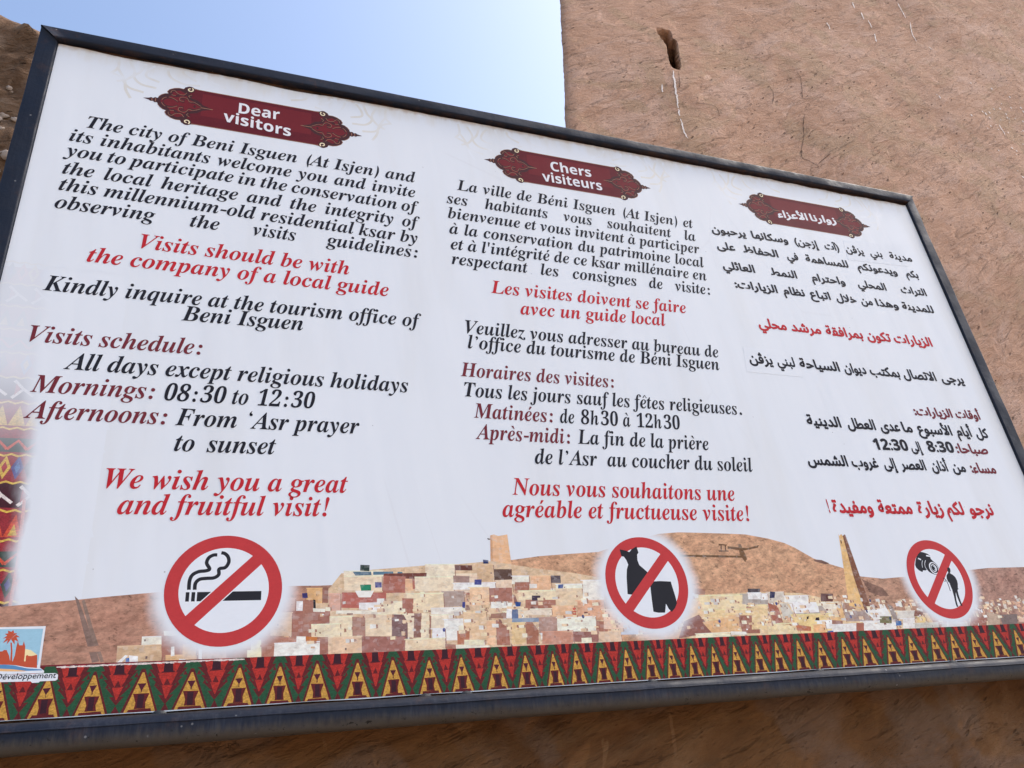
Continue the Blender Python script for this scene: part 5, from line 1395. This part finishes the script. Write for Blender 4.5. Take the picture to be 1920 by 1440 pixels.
def latin_line(s, space=0.25):
    """mesh of a bold-italic line incl. slanted figures and accents: built run by run with true advances"""
    V, F = [], []
    x = 0.0
    def put(v, f, dx, shear=0.0, ystr=1.0):
        k = len(V)
        for p in v: V.append((p[0] + dx + shear * p[1], p[1] * ystr, 0.0))
        F.extend(tuple(i + k for i in q) for q in f)
    def width(st):   # advance measured between stops
        v1, _ = outline('|' + st + '|'); v0, _ = outline('||')
        return (v1[:, 0].max() - v1[:, 0].min()) - (v0[:, 0].max() - v0[:, 0].min())
    runs = []
    for c in s:
        kd = 'd' if c.isdigit() else 's' if c == ' ' else 'p' if c in ':!().-\u2018\u2019\'' else 'a'
        if runs and runs[-1][0] == kd and kd != 's': runs[-1][1] += c
        else: runs.append([kd, c])
    for kd, st in runs:
        if kd == 's': x += space; continue
        if kd == 'd':
            g = bold_italic(st); v, f = outline(g); x += 0.03; put(v, f, x, 0.22); x += width(g) * 0.97 + 0.13; continue
        if kd == 'p':
            for c in st:
                if c in ':.':
                    for yy in ((0.055, 0.36) if c == ':' else (0.055,)):
                        d = [(0.075 * math.cos(a) + .13 + yy * .2, yy + 0.01 + 0.075 * math.sin(a), 0) for a in [i * math.pi / 6 for i in range(12)]]
                        put(d, [tuple(range(12))], x)
                    x += 0.31 if c == ':' else 0.25
                elif c == '!':
                    d = [(0.075 * math.cos(a) + .12, 0.062 + 0.075 * math.sin(a), 0) for a in [i * math.pi / 6 for i in range(12)]]
                    put(d, [tuple(range(12))], x)
                    put([(.135, .19, 0), (.165, .19, 0), (.30, .60, 0), (.295, .66, 0), (.24, .69, 0), (.19, .66, 0), (.175, .60, 0)], [tuple(range(7))], x); x += 0.36
                elif c == '-':
                    put([(.02, .18, 0), (.27, .18, 0), (.29, .265, 0), (.04, .265, 0)], [(0, 1, 2, 3)], x); x += 0.31
                elif c in '()':
                    n_ = 12; d = []
                    sg = 1 if c == '(' else -1
                    for i in range(n_ + 1):
                        a = -1 + 2 * i / n_; d.append((-sg * .13 * (1 - a * a) , .26 + .44 * a))
                    for i in range(n_, -1, -1):
                        a = -1 + 2 * i / n_; d.append((-sg * (.13 * (1 - a * a) - .105 * (1 - a * a) ** .6), .26 + .44 * a))
                    d = [(px + (.25 if c == '(' else .05) + py * .22, py, 0) for px, py in d]
                    nn = n_ + 1
                    put(d, [(i, i + 1, 2 * nn - 2 - i, 2 * nn - 1 - i) for i in range(n_)], x); x += 0.34
                elif c in '\u2018\u2019':
                    k_ = -1 if c == '\u2018' else 1
                    d = [(0.062 * math.cos(a), 0.062 * math.sin(a)) for a in [i * math.pi / 6 for i in range(12)]]
                    tl = [(.062, .0), (.055, -.06), (-.02, -.145), (-.045, -.13), (.0, -.07), (.0, .0)]
                    put([(px * 1 * k_ + .21, py * k_ + .585 - (.02 if k_ < 0 else 0), 0) for px, py in d], [tuple(range(12))], x)
                    put([(px * k_ + .21, py * k_ + .585 - (.02 if k_ < 0 else 0), 0) for px, py in tl], [tuple(range(6))], x); x += 0.30
                else:
                    put([(.10, .42, 0), (.14, .42, 0), (.22, .67, 0), (.11, .69, 0)], [(0, 1, 2, 3)], x); x += 0.22
            continue
        plain = ''.join(ACC[c][0] if c in ACC else c for c in st)
        g = bold_italic(plain)
        v, f = outline(g)
        put(v, f, x)
        for i, c in enumerate(st):
            if c in ACC:
                w0 = width(g[:i]) if i else 0.0
                for q in accent_quads(ACC[c][1]):
                    put([(px + w0 + .255, py + .535, 0) for px, py in q], [(0, 1, 2, 3)], x)
        x += width(g)
    return np.array(V), F
def place(name, v, f, mat, ul, ur, base, vscale, parent, y, vb0=0.0, label=None):
    """fit ink width to ul..ur; base(u) gives the baseline height"""
    x0, x1 = v[:, 0].min(), v[:, 0].max()
    k = (ur - ul) / (x1 - x0)
    us = ul + (v[:, 0] - x0) * k
    zz = np.array([base(u) for u in us]) + v[:, 1] * vscale
    yy = y - v[:, 2] * 0.012
    return [(a, b, c) for a, b, c in zip(us, yy, zz)], f

SIZE = {}
def emit(name, items, mat, label=None):
    vs, fs = [], []
    for v, f in items:
        k = len(vs)
        vs += v
        fs += [tuple(i + k for i in q) for q in f]
    # every letter faces the reader
    ff = []
    for q in fs:
        a, b_, c = (vs[i] for i in q[:3])
        ccw = (b_[0] - a[0]) * (c[2] - a[2]) - (b_[2] - a[2]) * (c[0] - a[0]) > 0
        ff.append(q if ccw else q[::-1])
    o = obj(name, vs, ff, mat, sheet)
    if label: o['label'] = label
    return o
def latin_size(col, ul, v):
    if col == 'W': return 0.0
    if col == 'R': return 0.0655 if v > 0.9 and ul < 1 else 0.0655 if v > 0.9 else 0.0665
    return 0.062 if v > 1.1 else 0.063
KX = {}
for c, s, ul, ur, u0, v0, u1, v1 in LATIN:
    if s in ('observing', 'respectant'):
        v_, _ = latin_line(s)
        KX[ul < 1.03] = (ur - ul) / (v_[:, 0].max() - v_[:, 0].min())
print('KX', KX)
groups_ = {}
for c, s, ul, ur, u0, v0, u1, v1 in LATIN:
    groups_.setdefault((c, round((v0 + v1) / 2, 2), ul < 1.03), []).append((s, ul, ur, u0, v0, u1, v1))
for (c, vk, en), ws in groups_.items():
    items = []
    for s, ul, ur, u0, v0, u1, v1 in ws:
        base = lambda u, u0=u0, v0=v0, u1=u1, v1=v1: v0 + (v1 - v0) * (u - u0) / (u1 - u0)
        if c == 'W':
            vv, ff = outline(bold_sans(s), 0.004)
            items.append(place('', vv, ff, None, ul, ur, base, 0.0565, sheet, Y4))
        else:
            vv, ff = latin_line(s)
            if c == 'K' and v0 > 1.1 and ' ' in s:      # justified: letters keep the paragraph's width, the gaps take up the slack
                kx = KX[ul < 1.03]
                gap = 0.25 + ((ur - ul) / kx - (vv[:, 0].max() - vv[:, 0].min())) / s.count(' ')
                if gap > 0.12: vv, ff = latin_line(s, gap)
            items.append(place('', vv, ff, None, ul, ur, base, latin_size(c, ul, v0), sheet, Y4))
    txt = ' '.join(w_[0] for w_ in ws)
    emit('title_text' if c == 'W' else 'text_line', items, INKS[c], ('white heading' if c == 'W' else {'K': 'black line', 'R': 'red line', 'M': 'maroon line'}[c]) + ' reading ' + txt)
AR_H = {0: .043, 1: .043, 2: .043, 3: .043, 4: .050, 5: .047, 6: .043, 7: .048, 8: .045, 9: .047, 10: .056, 11: .045}
for li, (c, u0, v0, u1, v1, ws) in enumerate(ARABIC):
    base = lambda u: v0 + (v1 - v0) * (u - u0) / (u1 - u0)
    by = {}
    for wd, ul, ur in ws:
        cc = 'M' if wd.startswith(('\u0635\u0628\u0627\u062d', '\u0645\u0633\u0627\u0621')) else c
        g = shape_arabic(wd)
        lat = not any(ch in FORMS for ch in wd)
        vv, ff = outline(g, 0.022 if lat and wd != '!' else 0.041)
        by.setdefault(cc, []).append(place('', vv, ff, None, ul, ur, base, 0.052 if lat and wd != '!' else AR_H[li], sheet, Y4))
    for cc, items in by.items():
        emit('title_text' if cc == 'W' else 'text_line', items, INKS[cc], {'K': 'black', 'R': 'red', 'M': 'maroon', 'W': 'white'}[cc] + ' line of Arabic writing')
# caption of the emblem
(c0x, c0z), (c1x, c1z), (ctx, ctz) = S['logo_text']
vv, ff = outline('Tourisme et D\u00e9veloppement', 0.008)
vv = vv.copy(); vv[:, 0] += vv[:, 1] * 0.12
emit('caption_text', [place('', vv, ff, None, c1x - 0.176, c1x, lambda u: c1z + 0.0015 + (u - c1x) * -0.02, 0.0145, sheet, Y4)], M_black, 'small slanted caption under the emblem')
